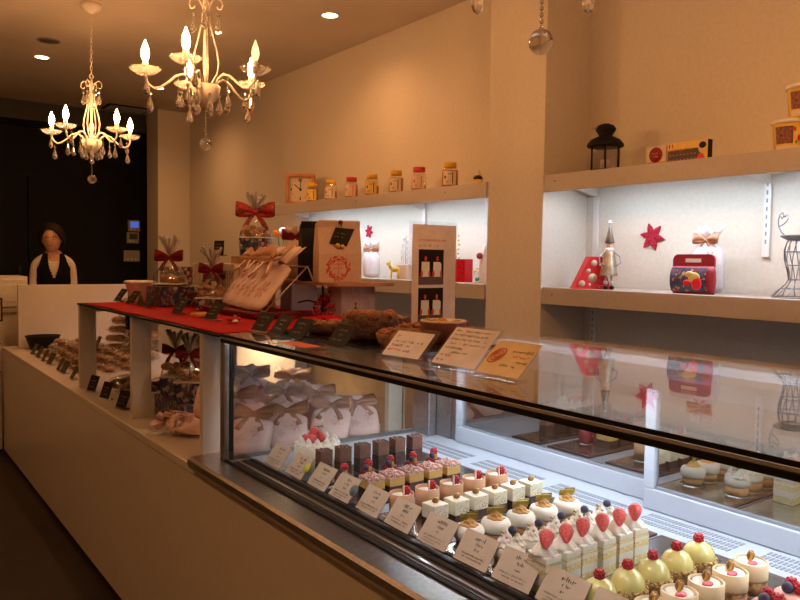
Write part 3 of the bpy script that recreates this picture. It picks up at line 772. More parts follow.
# dark stands on the case top and the riser
DK = [(-.024, .024, .046, .008, .0045), (-.012, .012, .033, .006, .004), (-.028, .020, .018, .007, .005)]
tiers = [((.975, 2.035), ZG, 'dark price stand on the case top, first of the close trio before the snowflake bags'),
         ((.972, 1.915), ZG, 'dark price stand on the case top, middle one of the close trio'),
         ((.965, 1.790), ZG, 'dark price stand on the case top, last of the close trio beside the dark tart'),
         ((.965, 1.580), ZG, 'dark price stand standing alone before the lumpy dark cake'),
         ((1.00, 2.47), 1.142, 'dark price stand on red cloth in front of the snowflake bags'),
         ((1.00, 2.80), 1.142, 'dark price stand on red cloth beside the yellow star biscuit'),
         ((1.01, 3.19), 1.142, 'dark price stand on red cloth in front of the patterned gift boxes'),
         ((1.02, 3.46), 1.142, 'dark price stand on red cloth beside the small green tree'),
         ((1.03, 3.69), 1.142, 'dark price stand at the far tip of the red cloth')]
for (x, y), z, lab in tiers:
    stand_card('price_stand', lab, 'price stand', (x, y, z), .088, .066, .62, CHALK, CHALKINK, DK, rz=rnd(-.05, .05), group='dark price stands on top', margin=.003)
for k, (x, y) in enumerate(((.915, 5.16), (.912, 4.98), (.908, 4.80), (.905, 4.62), (.90, 4.36), (.897, 4.24), (.893, 4.02))):
    stand_card('price_stand', 'grey price stand before the wrapped biscuits, %s from the white panel' % ORD[k], 'price stand', (x, y, .7286), .085, .07, .5, GREYCARD, CHALKINK, DK, rz=rnd(-.1, .1), group='grey price stands on the counter')
stand_card('price_stand', 'grey price stand at the back of the wrapped biscuits beside the first riser leg', 'price stand', (1.14, 4.55, .80), .07, .09, .4, GREYCARD, CHALKINK, DK)
for k, ((x, y), lab) in enumerate((((.885, 3.60), 'dark price stand on the counter beside the first riser leg'), ((.885, 3.38), 'dark price stand on the counter midway between the two riser legs'), ((.885, 3.13), 'dark price stand on the counter next to the second riser leg'))):
    stand_card('price_stand', lab, 'price stand', (x, y, .7286), .075, .075, .35, CHALK, CHALKINK, DK, rz=.25, group='dark price stands under the riser')
stand_card('notice_card', 'white notice card with red lines in a clear holder on the case top', 'notice', (.985, 1.335, ZG+.0005), .118, .076, .8, PAPER, INK,
           [(-.045, .045, .042, .008, .006), (-.048, .012, .030, .007, .006), (.0, .040, .016, .008, .007)], rz=.12, rows2=[(-.048, -.034, .056, .009, .006), (-.050, -.002, .016, .009, .007)], ink2=REDINK, margin=.011, group='white notice cards')
stand_card('notice_card', 'larger white notice card covered in small print in a clear holder', 'notice', (.995, 1.165, ZG+.0005), .128, .105, .8, PAPER, INK,
           [(-.058, .055, .093, .006, .005), (-.058, .05, .081, .006, .005), (-.058, .055, .069, .006, .005), (-.055, -.03, .057, .006, .005), (.01, .055, .057, .006, .005), (-.058, .0, .045, .006, .005), (-.03, .022, .033, .006, .005), (-.058, -.03, .010, .006, .005)],
           rz=.05, rows2=[(-.02, .01, .057, .006, .005), (-.058, -.02, .022, .009, .006)], ink2=REDINK, margin=.007, group='white notice cards')
t = stand_card('notice_card', 'cream notice card with a red oval stamp near the pillar side', 'notice', (.985, 1.025, ZG+.0005), .112, .090, .85, YPAPER, INK,
           [(.0, .055, .062, .008, .006), (.025, .055, .036, .006, .005), (-.01, .035, .024, .007, .006)], rz=.02, rows2=[(.01, .055, .049, .008, .006)], ink2=REDINK)
m = MB(); m.M = T((0, 0, .004), rx=-.85) @ T((-.033, -.0014, .050), ry=.6)
for r_ in (.018, .012, .006): m.tube([(r_*.8*math.cos(q), 0, r_*1.2*math.sin(q)) for q in [2*PI*i/20 for i in range(20)]], .0013, 4, closed=True)
m.build('red_stamp', REDINK, t)
# ------------------------------------------------------------------ bows, bags, gifts
def bow(parent, m_, s, M, tails=True, name='ribbon_bow'):
    """two loops, a knot and two tails; bow lies in its local xz plane, facing -y"""
    m = MB(); m.M = M
    for sg in (-1, 1):
        P = []; W = []
        for i in range(13):
            q = 2*PI*i/12; u = (1-math.cos(q))/2; v = math.sin(q)
            P.append((sg*s*u*.95, -.10*s*math.sin(q*.5)-.02*s, s*(.13*v+.18*u)))
            W.append((0, .45*s*(.35+.65*u), .12*s*u))
        m.band(P, [(0, w[1]*.25, s*(.16+.50*(1-math.cos(2*PI*i/12))/2)) for i, w in enumerate(W)], .0012)
        if tails:
            m.band([(0, -.02*s, 0), (sg*.25*s, -.10*s, -.30*s), (sg*.45*s, -.08*s, -.62*s), (sg*.55*s, -.12*s, -.88*s)], [(.14*s, 0, .06*s*sg), (.2*s, 0, .08*s*sg), (.24*s, 0, .10*s*sg), (.24*s, 0, .10*s*sg)], .0012)
    m.sphere((0, -.05*s, 0), (.13*s, .10*s, .13*s), 8, 6)
    return m.build(name, m_, parent)
def snow_print(m, cx, cz, r, yf):
    for k in range(6):
        a = PI/3*k
        for q in range(9):
            d0 = r*q/9; x = cx+d0*math.cos(a); z = cz+d0*math.sin(a); y = yf(x, z)
            m.box(x-r*.045, x+r*.045, y-.0012, y-.0002, z-r*.06, z+r*.06)
            if q in (4, 6):
                for sg in (-1, 1):
                    for e in (1, 2):
                        b = a+sg*.95; x2 = x+e*r*.10*math.cos(b); z2 = z+e*r*.10*math.sin(b); y2 = yf(x2, z2)
                        m.box(x2-r*.04, x2+r*.04, y2-.0012, y2-.0002, z2-r*.05, z2+r*.05)
    return m
def drawstring_bag(label, M, w=.17, L=.24, d=.07, rib=TANRIB, m_=None, prints=((-.03, .07, .035), (.04, .12, .04), (-.035, .15, .03)), group=None, name='drawstring_bag', cat='gift bag', bs=.075, seed=0, ruff=1., full=0, lift=0.):
    t = thing(name, label, cat, (0, 0, 0), 0, group); t.matrix_world = M
    W = w/2; fy = d/w; ph = seed*1.7
    prof = [(0, 0), (.80*W, .004), (.98*W, .03), (1.0*W, .10*1), (1.0*W, (.72 if full else .55)*L), ((.97 if full else .93)*W, (.78 if full else .68)*L), (.66*W, (.84 if full else .79)*L), (.30*W, .865*L), (.23*W, .89*L), (.36*W, (.89+.04*ruff)*L), (.60*W, (.89+.10*ruff)*L), (.74*W, (.89+.17*ruff)*L)]
    def wob(a, z):
        u = z/L
        if full and u < .8:
            q_ = (math.cos(a)**4+math.sin(a)**4)**-.25-1
            return q_*min(1, (.8-u)/.12)*.85+.02*math.sin(3*a+ph+9*u)
        if u > .9: return (.12 if full else .20)*math.sin(7*a+ph)+(.05 if full else .10)*math.sin(12*a+2*ph)
        if u > .6: return .10*math.sin(11*a+ph)*(u-.6)/.3
        return .035*math.sin(3*a+ph+9*u)+.02*math.sin(7*a+20*u)
    m = MB().lathe(prof, 44, fy=fy, wob=wob)
    m.f.pop(); m.sm.pop(); m.mi.pop()
    N_ = len(prof)*44
    for i in range(N_-88, N_):
        a = 2*PI*(i % 44)/44; x_, y_, z_ = m.v[i]; e = (1 if i < N_-44 else 1.8)*(ruff if not full else .45)
        m.v[i] = (x_, y_+.05*d*e*math.sin(3*a+ph), z_+.028*L*e*(math.sin(3*a+ph)+.6*math.sin(7*a+2*ph)))
    b = m.build('bag_body', m_ or BAGW, t)
    b.modifiers.new('Solid', 'SOLIDIFY').thickness = .0012
    yf = lambda x, z: -d/2*math.sqrt(max(.05, 1-(x/W)**2))*1.04-.001
    if prints:
        for px, pz, pr in prints: snow_print(MB(), px, pz, pr, yf).build('snowflake_print', PINKINK, t)
    if rib:
        MB().lathe([(.245*W, .872*L), (.27*W, .885*L), (.245*W, .90*L)], 18, fy=max(fy, .6)).build('ribbon_tie', rib, t)
        bow(t, rib, bs, T((0, -.24*W-lift, .885*L)))
    return t
def boxm(name, label, cat, loc, sz, m_, rz=0, group=None, lid=None):
    t = thing(name, label, cat, loc, rz, group)
    box(-sz[0]/2, sz[0]/2, -sz[1]/2, sz[1]/2, 0, sz[2]).build('box', m_, t, bevel=.0015)
    return t
def cello_gift(name, label, loc, w, d, h, hh, boxmat, rib, group=None, rz=0, content=COOKIE, bows=.10):
    """small printed box of biscuits wrapped in clear film gathered under a bow"""
    t = thing(name, label, 'gift', loc, rz, group)
    m = MB().prism([(-w*.44, 0), (w*.44, 0), (w*.5, h), (-w*.5, h)], -d/2, d/2, 'y'); m.build('printed_box', boxmat, t, bevel=.001)
    m = MB().box(-w*.5, w*.5, -d*.51, d*.51, h-.004, h+.001); m.build('box_rim', PAPER, t)
    m = MB()
    for k in range(16):
        m.sphere((rnd(-w*.38, w*.38), rnd(-d*.36, d*.36), h+.008+rnd(0, hh*.18)), (rnd(.012, .022), rnd(.012, .02), rnd(.008, .014)), 7, 5, jit=.12)
    m.build('biscuits', content, t)
    R_ = w*.54
    wob = lambda a, z: .06*math.sin(13*a)+(.25*math.sin(9*a) if z > h+hh*.66 else .06*math.sin(7*a+z*60))
    m = MB().lathe([(R_*.98, .002), (R_*1.04, h), (R_*.95, h+hh*.16), (R_*.62, h+hh*.38), (R_*.16, h+hh*.56), (R_*.12, h+hh*.60), (R_*.22, h+hh*.70), (R_*.55, h+hh)], 40, fy=d/w*1.05, wob=wob)
    m.f.pop(); m.f.pop(); m.sm = m.sm[:len(m.f)]; m.mi = m.mi[:len(m.f)]
    m.build('clear_wrap', CELLO, t)
    m = MB()
    for k in range(9):
        a = 2*PI*k/9; e = rnd(.35, .85)
        m.tube([(0, 0, h+hh*.58), (R_*e*.3*math.cos(a), R_*e*.3*math.sin(a), h+hh*.8), (R_*e*math.cos(a), R_*e*math.sin(a), h+hh*rnd(.95, 1.08))], [.002, .0035, .006], 5)
    m.build('gathered_film', FILM, t)
    bow(t, rib, bows, T((0, -R_*.2*d/w, h+hh*.58), rz=0))
    return t
FACE = -.62   # things on the riser that face the entrance turn this way
# big snowflake bags leaning on a wire easel
leanM = lambda x, y, z, tilt, rz, s=1.: T((x, y, z), rz=rz) @ T(rx=-tilt) @ Matrix.Scale(s, 4)
for k, (x, y, lab) in enumerate(((1.200, 2.585, 'snowflake drawstring bag with copper bow leaning in front of its two twins'), (1.222, 2.730, 'snowflake drawstring bag leaning between its two twins'), (1.246, 2.875, 'snowflake drawstring bag leaning behind its two twins beside the birch boxes'))):
    drawstring_bag(lab, leanM(x, y, 1.1665, .68, -PI/2-.03), w=.215, L=.250, d=.03, ruff=1.9, full=1, m_=BAGP, group='leaning snowflake bags', bs=.125 if k == 0 else .095, seed=k, lift=.014, prints=((-.055, .075, .034), (.035, .085, .046), (-.02, .145, .022)))
t = thing('wire_easel', 'thin silver wire easel holding up the leaning snowflake bags', 'easel', (0, 0, 0))
MB().tube([(1.205, 2.455, 1.165), (1.385, 2.465, 1.332)], .003, 6).build('side_wire', SILV, t)
MB().tube([(1.385, 2.465, 1.332), (1.47, 2.47, 1.146)], .003, 6).build('rear_leg', SILV, t)
MB().tube([(1.205, 2.455, 1.1665), (1.245, 2.90, 1.1665)], .003, 6).build('base_wire', SILV, t)
MB().tube([(1.385, 2.465, 1.330), (1.43, 2.90, 1.330)], .003, 6).build('top_wire', SILV, t)
box(1.16, 1.36, 2.45, 2.95, 1.1425, 1.1622).build('cloth_pad', REDRIB, None, bevel=.005); tag(bpy.data.objects['cloth_pad'], 'low dark red pad under the leaning snowflake bags', 'pad')
t = thing('berry_spray', 'red artificial berry spray on a black twig behind the easel', 'decoration', (1.43, 2.43, 1.142))
for (x, y, z, r_) in ((0, .02, .035, .030), (.02, -.05, .03, .028), (.03, .03, .06, .026), (.015, -.02, .078, .024)):
    m = MB()
    for k in range(26):
        v = Vector((rnd(-1, 1), rnd(-1, 1), rnd(-1, 1))).normalized()*r_*rnd(.7, 1)
        m.sphere((x+v.x, y+v.y, max(.006, z+v.z)), .0065, 6, 4)
    m.build('berry_cluster', BERRY, t)
MB().tube([(.0, 0, .02), (.01, .01, .07), (.0, .0, .12), (.03, -.01, .16)], .004, 6).tube([(.005, 0, .05), (-.03, .06, .06), (-.05, .10, .05)], .003, 6).build('twig', BLACK, t)
for k, (y, z) in enumerate(((2.30, .0), (2.36, .0), (2.22, .0))):
    pass
m = MB()
t = thing('felt_flower', 'small dark red flower with leaf lying on the cloth before the leaning bags', 'decoration', (1.035, 2.34, 1.1425))
for k in range(5): m.sphere((.014*math.cos(k*1.257), .014*math.sin(k*1.257), .012), (.013, .013, .008), 8, 5)
m.build('petals', FELT, t); MB().sphere((.012, .02, .018), (.006, .014, .006), 8, 5).build('leaf', GREEN, t); MB().sphere((-.005, -.022, .006), (.012, .012, .006), 8, 5).build('white_bead', PETALW, t)
# patterned boxes and wrapped gifts at the far end of the riser
bz = 1.1415
def birch(label, loc, sz):
    t = boxm('gift_box', label, 'gift box', loc, sz, mat('birch_paper', (.66, .56, .45), .6), group='birch tree pattern boxes')
    m = MB(); X0 = -sz[0]/2-.0006
    y = -sz[1]/2+.02
    while y < sz[1]/2-.01:
        zt = rnd(.6, .95)*sz[2]; m.box(X0, X0+.0005, y, y+.003, 0, zt)
        for _ in range(4):
            z = rnd(.3, .9)*zt; sg = random.choice((-1, 1))
            for e in range(4): m.box(X0, X0+.0005, y+sg*.004*e, y+sg*.004*e+.003, z+.006*e, z+.006*e+.005)
        y += rnd(.022, .04)
    Y0 = -sz[1]/2-.0006; x = -sz[0]/2+.02
    while x < sz[0]/2-.01:
        m.box(x, x+.003, Y0, Y0+.0005, 0, rnd(.6, .95)*sz[2]); x += rnd(.02, .035)
    m.build('birch_print', mat('birch_ink', (.20, .13, .10), .7), t)
    return t
birch('birch patterned gift box lying underneath its twin on the red cloth', (1.40, 3.20, bz), (.20, .50, .085))
birch('birch patterned gift box stacked on top of its twin', (1.41, 3.20, bz+.086), (.20, .48, .105))
for k, (x, y, z, s, lab) in enumerate(((1.285, 3.10, bz, .05, 'dark brown ribbon favour hanging on the upper birch box'), (1.24, 3.16, bz, .055, 'dark brown ribbon favour resting against the lower birch box'))):
    t = thing('ribbon_favour', lab, 'favour', (x, y, z+(.085 if k == 0 else 0)), FACE)
    MB().lathe([(.0, 0), (.022, .004), (.026, .02), (.014, .042), (.006, .05), (.012, .062)], 14).build('pouch', CHOC, t)
    bow(t, CHOC, s, T((0, -.02, .05)))
    MB().box(-.012, .010, -.028, -.026, .012, .03).build('white_tag', PAPER, t)
g = 'festive printed boxes'
boxm('gift_box', 'dark blue festive printed box at the far end of the riser, lower of two', 'gift box', (1.29, 3.60, bz), (.15, .12, .085), SANTA, rz=.1, group=g)
boxm('gift_box', 'dark blue festive printed box stacked at the far end of the riser', 'gift box', (1.29, 3.60, bz+.0855), (.13, .11, .085), SANTA, rz=-.05, group=g)
boxm('gift_box', 'festive printed box behind the small dark price stand beside the green tree', 'gift box', (1.17, 3.35, bz), (.15, .20, .085), SANTA, rz=.02, group=g)
cello_gift('wrapped_gift', 'film wrapped biscuits with wide dark red bow on the festive printed box', (1.17, 3.35, bz+.086), .13, .12, .012, .20, SANTA, REDRIB, rz=FACE, bows=.068)
cello_gift('wrapped_gift', 'film wrapped biscuits with dark red bow standing before the birch boxes', (1.225, 2.99, bz), .11, .10, .05, .20, SANTA, REDRIB, rz=FACE-.2, bows=.058)
t = thing('paper_basket', 'white ruffled paper basket at the far tip of the riser', 'basket', (1.12, 3.625, bz))
MB().lathe([(.040, 0), (.044, .004), (.066, .092), (.070, .094), (.064, .094), (.040, .008), (0, .008)], 36, wob=lambda a, z: .03*math.sin(12*a)).build('basket', PAPER, t)
m = MB().lathe([(.066, .088), (.072, .096), (.064, .102)], 36, wob=lambda a, z: .06*math.sin(9*a)); m.build('ruffle', PAPER, t)
t = thing('mini_tree', 'tiny green cone tree ornament between two dark price stands', 'decoration', (1.04, 3.36, bz))
MB().lathe([(.018, 0), (.010, .018), (.014, .018), (.007, .034), (.010, .034), (0, .055)], 14).build('foliage', GREEN, t)
t = thing('star_biscuit', 'yellow star shaped biscuit lying on the red cloth', 'biscuit', (1.06, 2.66, bz))
P = []
for k in range(10):
    a = PI/5*k; r_ = .055 if k % 2 == 0 else .026; P.append((r_*math.cos(a), r_*math.sin(a)))
MB().prism(P, 0, .012, 'z').build('biscuit', mat('yellow_biscuit', (.60, .33, .05), .5), t, bevel=.003)
# basket on a wooden box behind the birch boxes
boxm('wooden_crate', 'small brown wooden box on the birch boxes carrying the wrapped basket', 'box', (1.465, 3.12, bz+.192), (.13, .16, .034), WOOD)
cello_gift('gift_basket', 'printed basket of biscuits in clear film with red check bow, highest on the riser', (1.475, 3.10, bz+.2265), .13, .11, .085, .19, SANTA, REDTARTAN, rz=FACE, bows=.092)
t = stand_card('wire_sign', 'small black sign on a thin wire beside the wrapped basket', 'sign', (1.36, 3.25, bz+.192), .055, .065, .08, CHALK, CHALKINK, [(-.018, .018, .046, .006, .004), (-.018, .015, .03, .006, .004)], rz=.5, foot=BLACK)
for c in t.children: c.location.z += .035
MB().tube([(0, .004, 0), (0, .004, .05)], .0015, 5).tube([(.012*math.cos(q), .012*math.sin(q), .002) for q in [2*PI*i/10 for i in range(10)]], .0015, 5, closed=True).build('wire', SILV, t)
# acrylic block, wooden board and standing bags
t = thing('acrylic_block', 'ribbed frosted acrylic block holding up the wooden board', 'riser', (1.52, 2.37, 1.144))
MB().box(-.075, .075, -.05, .05, 0, .118).build('block', FROST, t, bevel=.002)
m = MB()
for k in range(14): m.box(-.07+.0105*k, -.066+.0105*k, -.0525, -.0502, .004, .114)
m.build('ribs', FROST, t)
t = thing('acrylic_block', 'frosted acrylic block hidden behind the easel under the wooden board', 'riser', (1.53, 2.80, 1.144))
MB().box(-.06, .06, -.05, .05, 0, .118).build('block', FROST, t, bevel=.002)
boxm('display_board', 'thin warm wooden board carrying the kraft, black and beige bags', 'board', (1.515, 2.58, 1.2622), (.25, .64, .012), WOOD)
bt = 1.2745
def flat_bag(label, loc, w, d, h, m_, rz, fold=True):
    t = thing('paper_bag', label, 'gift bag', loc, rz)
    m = MB(); vs = []; 
    prof = [(0, 1), (.45*h, 1.), (.8*h, .55), (.93*h, .30)]
    for z, k in prof: vs += [(-w/2, -d/2*k, z), (0, -d/2*k-.002, z), (w/2, -d/2*k, z), (w/2+.004*(k-1), 0, z), (w/2, d/2*k, z), (-w/2, d/2*k, z), (-w/2, 0, z)]
    fs = [tuple(range(6, -1, -1))]; n = 7
    for j in range(3):
        for i in range(n): fs.append((j*n+i, j*n+(i+1) % n, (j+1)*n+(i+1) % n, (j+1)*n+i))
    fs.append(tuple(3*n+i for i in range(n)))
    m.add(vs, fs); m.build('bag_body', m_, t, bevel=.002)
    m = MB(); m.M = T((0, -d*.19, h*.93), rx=.25)
    m.box(-w/2, w/2, -.006, .010, -.028, .012); m.build('folded_top', m_, t, bevel=.004)
    return t
t = flat_bag('kraft paper bag with folded top and red wreath print standing on the wooden board', (1.475, 2.40, bt), .165, .09, .235, KRAFT, FACE*.45)
m = MB()
for k in range(90):
    a = 2*PI*k/90; r_ = .036+rnd(-.008, .008); x = r_*1.05*math.cos(a)-.008; z = .052+r_*1.05*math.sin(a)
    b_ = a+PI/2+rnd(-.8, .8)
    for e in range(3): m.box(x+.003*e*math.cos(b_)-.0016, x+.003*e*math.cos(b_)+.0016, -.0482, -.0462, z+.003*e*math.sin(b_)-.0016, z+.003*e*math.sin(b_)+.0016)
for sx in (-.022, .006): m.sphere((sx, -.0475, .030), (.0035, .0012, .0035), 8, 5)
m.box(-.0085, -.0075, -.0482, -.047, .018, .085)
scribble(m, [])
for row_ in ((-.032, .016, .064), (-.026, .010, .050), (-.024, .008, .078)):
    m2 = MB(); m2.M = T((0, -.0478, 0)); scribble(m2, [(row_[0], row_[1], row_[2], .008, .005)]); m.v, m.f, m.sm, m.mi = (m.v+m2.v, m.f+[[i+len(m.v) for i in f] for f in m2.f], m.sm+m2.sm, m.mi+m2.mi)
m.build('wreath_print', REDINK, t)
m = MB(); m.M = T((-.006, -.045, .138), rx=-.12, ry=.15) @ Matrix.Scale(1.25, 4)
m.add([(-.030, 0, 0), (.024, 0, .0), (.040, -.004, .055), (-.018, -.003, .050), (-.030, .002, 0), (.024, .002, .0), (.040, -.002, .055), (-.018, -.001, .050)], [(0, 1, 2, 3), (7, 6, 5, 4), (0, 4, 5, 1), (1, 5, 6, 2), (2, 6, 7, 3), (3, 7, 4, 0)])
tg = m.build('paper_tag', CHALK, t)
m = MB(); m.M = T((-.006, -.0482, .138), rx=-.12, ry=.15) @ Matrix.Scale(1.25, 4); scribble(m, [(-.014, .020, .034, .005, .004), (-.018, .014, .022, .005, .004)]); m.build('lettering', CHALKINK, tg)
MB().tube([(.0, -.042, .226), (.002, -.05, .205)], .002, 5).sphere((0, -.04, .222), (.009, .005, .009), 10, 6).build('cord_button', CHOC, t)
MB().sphere((-.012, -.048, .135), .010, 8, 6).sphere((.006, -.048, .132), .009, 8, 6).build('bell', GOLD, t)
t = flat_bag('black paper bag with silver speckles standing left of the kraft bag', (1.455, 2.54, bt), .11, .08, .235, BLACK, FACE*.45)
m = MB()
for k in range(60):
    x, z = rnd(-.03, .05), abs(random.gauss(0, .04))+.006
    if z < .11: m.box(x, x+.003, -.0425, -.0405, z, z+.003)
m.build('speckle_print', CHALKINK, t)
drawstring_bag('small beige bag with rust red bow on the board behind the black bag', T((1.505, 2.78, bt), rz=FACE), w=.12, L=.20, d=.08, rib=REDRIB, m_=KRAFT, prints=None, bs=.06)
# small gift bags heaped on the counter beyond the case end, seen through the end glass
for k, (x, y, z, rz, ti) in enumerate(((.985, 2.135, 0, -.75, .75), (1.135, 2.14, 0, -.45, .85), (1.285, 2.14, 0, -.7, .8), (1.43, 2.14, 0, -.35, .9), (1.01, 2.265, .035, -.4, .7), (1.165, 2.27, .035, -.75, .75), (1.315, 2.265, .025, -.5, .85), (.975, 2.40, .07, -.8, .6), (1.125, 2.41, .075, -.5, .65), (1.275, 2.40, .06, -.7, .7))):
    drawstring_bag('small pale pink drawstring bag with copper bow in the heap seen through the glass end', T((x, y, .741+z), rz=rz) @ T(rx=-ti), w=.135, L=.155, d=.06, ruff=1.55, full=1, m_=BAGW, group='small bags heaped beside the case', seed=k+3, bs=.072, lift=.006, prints=((-.03, .04, .02), (.03, .07, .024)) if k < 5 else None)
t = thing('added_glow_carton', 'added plain white carton under the riser catching the glow of the added lamp', 'box', (1.34, 2.74, .7286))  # carton added as a surface for the lamp glow
MB().box(-.13, .13, -.03, .03, 0, .33).build('carton', PAPER, t, bevel=.003)
t = thing('added_puck_lamp', 'added small round lamp under the riser making the glow on the white carton', 'lamp', (1.34, 2.60, 1.1255))  # invented lamp, accounts for the glow behind the end glass
MB().lathe([(.028, -.014), (.032, -.010), (.032, 0), (0, 0)], 24).build('housing', CREAMM, t)
MB().lathe([(0, -.0155), (.026, -.0155), (.026, -.014), (0, -.014)], 24).build('lens', DOWN, t)
light('added_puck_spot', 'SPOT', (1.34, 2.60, 1.105), 8.5, (1., .66, .38), spot_size=2.7, spot_blend=1., shadow_soft_size=.02, rot=(math.radians(14), 0, 0))  # added light for the carton and the heaped bags
drawstring_bag('pale pink snowflake bag lying at the counter edge next to the riser leg', T((1.01, 2.50, .729+.035), rz=.9) @ T(rx=-PI/2+.08), w=.14, L=.17, d=.07, seed=21, bs=.05)
# gifts under the riser
boxm('gift_box', 'long festive printed box with white rim under the riser carrying two small gifts', 'gift box', (1.10, 2.80, .7286), (.26, .32, .083), SANTA, group=g)
for k, (x, y, lab) in enumerate(((1.035, 2.90, 'film wrapped gift with red bow under the riser, closer to its middle leg'), (1.035, 2.745, 'film wrapped gift with red bow under the riser, at the corner of the long box'), (1.17, 2.76, 'film wrapped gift with red bow under the riser, at the back of the long box'))):
    cello_gift('wrapped_gift', lab, (x, y, .8125), .10, .10, .078, .17, SANTA, REDTARTAN if k else REDRIB, rz=FACE, bows=.052, group='wrapped gifts under the riser')
def packet(label, loc, w, l, h, rz, tilt=0., content=COOKIE, group=None, n=3):
    t = thing('biscuit_packet', label, 'biscuits', loc, 0, group); t.rotation_euler = (tilt, 0, rz)
    m = MB()
    for k in range(n):
        m.sphere((rnd(-.15, .15)*w, -l*.3+l*.6*k/max(1, n-1), h*.5), (w*.34, l*.17, h*.38), 9, 6, jit=.08)
    m.build('biscuits', content, t)
    nx, ny = 10, 12; vs = []; fs = []
    for sg in (1, -1):
        for i in range(nx+1):
            for j in range(ny+1):
                u, v = 2*i/nx-1, 2*j/ny-1
                z = h*.5+sg*(h*.5*max(0, (1-u**4))**.5*max(0, (1-v**4))**.5+.0008+.0025*math.sin(9*u+7*v*sg))
                vs.append((w/2*u, l/2*v, max(0.0005, z)))
    K = (nx+1)*(ny+1)
    for s_ in (0, 1):
        for i in range(nx):
            for j in range(ny):
                a = s_*K+i*(ny+1)+j; q = (a, a+ny+1, a+ny+2, a+1); fs.append(q if s_ == 0 else q[::-1])
    MB().add(vs, fs, True).build('clear_wrapper', CELLO, t)
    return t
PK = packet('clear wrapped brown biscuits in the pile between the grey stands and the white panel', (1.0, 5.1, .729), .085, .12, .035, .3, group='wrapped biscuits piled on the counter')
k = 0
for lay in range(3):
    for i in range(9-lay*2):
        for j in range(3-(lay > 1)):
            if lay == 0 and i == 0 and j == 0: continue
            o = dup(PK, None, (1.005+.115*j+rnd(-.01, .01)+.03*lay, 5.10-.115*i-.05*lay+rnd(-.012, .012), .729+.036*lay), rnd(-.5, .5))
            k += 1
P2 = packet('large clear bag of baked sticks in the stack seen behind the first riser leg', (1.42, 5.02, .729), .13, .22, .06, .3, group='bags of baked sticks by the white panel', n=6)
for (x, y, z, r_) in ((1.42, 4.78, .729, -.2), (1.41, 4.53, .729, .2), (1.42, 5.0, .79, .5), (1.43, 4.76, .79, -.4), (1.41, 4.54, .79, .1), (1.42, 4.98, .851, .2), (1.43, 4.73, .851, -.3), (1.42, 4.52, .851, .3), (1.43, 4.92, .912, .3), (1.42, 4.65, .912, -.2), (1.43, 4.85, .973, -.4), (1.42, 4.6, .973, .3), (1.43, 4.76, 1.034, .1)):
    dup(P2, None, (x, y, z), r_)
P4 = packet('clear bag of baked sticks stacked under the riser behind the long festive box', (1.40, 3.3, .729), .13, .22, .06, .2, group='bags of baked sticks under the riser', n=6)
for (x, y, z, r_) in ((1.41, 3.3, .79, .1), (1.40, 3.28, .851, .4), (1.41, 3.3, .912, -.1), (1.40, 3.3, .973, .2), (1.42, 3.56, .729, .1), (1.42, 3.56, .79, -.2), (1.41, 3.55, .851, .2), (1.42, 3.55, .912, 0)):
    dup(P4, None, (x, y, z), r_)
P3 = packet('clear wrapped dark fruit loaf on the counter by the first riser leg', (1.04, 3.60, .729), .10, .17, .065, -.9, content=PIEDK, group='wrapped dark loaves', n=4)
dup(P3, None, (1.02, 3.40, .729), -.7, label='clear wrapped dark fruit loaf on the counter next to the second riser leg')
dup(P3, None, (1.16, 3.44, .729), -.9, label='clear wrapped dark fruit loaf lying behind the other two loaves')
t = thing('wicker_tray', 'black woven tray standing on the counter against the white panel', 'tray', (1.03, 5.42, .7285))
MB().lathe([(.075, 0), (.078, .003), (.105, .085), (.110, .09), (.104, .09), (.073, .008), (0, .008)], 32, fy=.75, wob=lambda a, z: .012*math.sin(24*a)).build('tray_body', BLACK, t)
MB().tube([(.108*math.cos(q), .081*math.sin(q), .090) for q in [2*PI*i/28 for i in range(28)]], .004, 6, closed=True).build('rim', BLACK, t)
t = thing('hanging_tag', 'small black price tag clipped under the riser edge between the legs', 'tag', (.95, 3.21, 1.105))
m = MB().box(-.014, .014, -.02, .02, -.055, .019); m.build('card', CHALK, t, bevel=.002)
MB().box(-.0146, -.0142, -.010, .010, -.03, -.024).box(-.0146, -.0142, -.010, .004, -.02, -.014).box(-.0146, -.0142, -.010, .008, -.044, -.038).build('lettering', CHALKINK, t)

# ------------------------------------------------------------------ tarts and pastries on the case top
box(1.02, 1.36, 1.40, 2.02, ZG+.0002, ZG+.006).build('pastry_tray', mat('dark_mirror', (.02, .016, .014), .08), None, bevel=.001)
tag(bpy.data.objects['pastry_tray'], 'dark glossy tray on the case top under the tarts and pastries', 'tray')
pt = ZG+.0063
def tart(name, label, x, y, r, h, crust, top, n, tr, group=None):
    t = thing(name, label, 'pastry', (x, y, pt), 0, group)
    MB().lathe([(r*.82, 0), (r*.86, .003), (r, h), (r*.96, h*1.04), (r*.90, h*.86), (0, h*.84)], 36, wob=lambda a, z: .02*math.cos(26*a)).build('crust', crust, t)
    m = MB()
    for k in range(n):
        a = rnd(0, 6.28); q = r*.86*math.sqrt(rnd(0, 1)); m.sphere((q*math.cos(a), q*math.sin(a), h*.86+rnd(0, tr)), (tr*rnd(.8, 1.4), tr*rnd(.8, 1.4), tr*rnd(.6, 1)), 6, 4, jit=.15)
    m.build('topping', top, t)
    return t
tart('chocolate_tart', 'dark round tart with pale rim behind the trio of price stands', 1.13, 1.865, .075, .032, PIEDK, PIE, 50, .008)
tart('crumble_tart', 'pale crumble topped tart in front of the ribbed acrylic block', 1.29, 1.945, .062, .045, PIEDK, PALECR, 60, .008, group='crumble tarts')
tart('crumble_tart', 'pale crumble topped tart beside the rumpled red cloth', 1.29, 1.80, .062, .045, PIEDK, PALECR, 60, .008, group='crumble tarts')
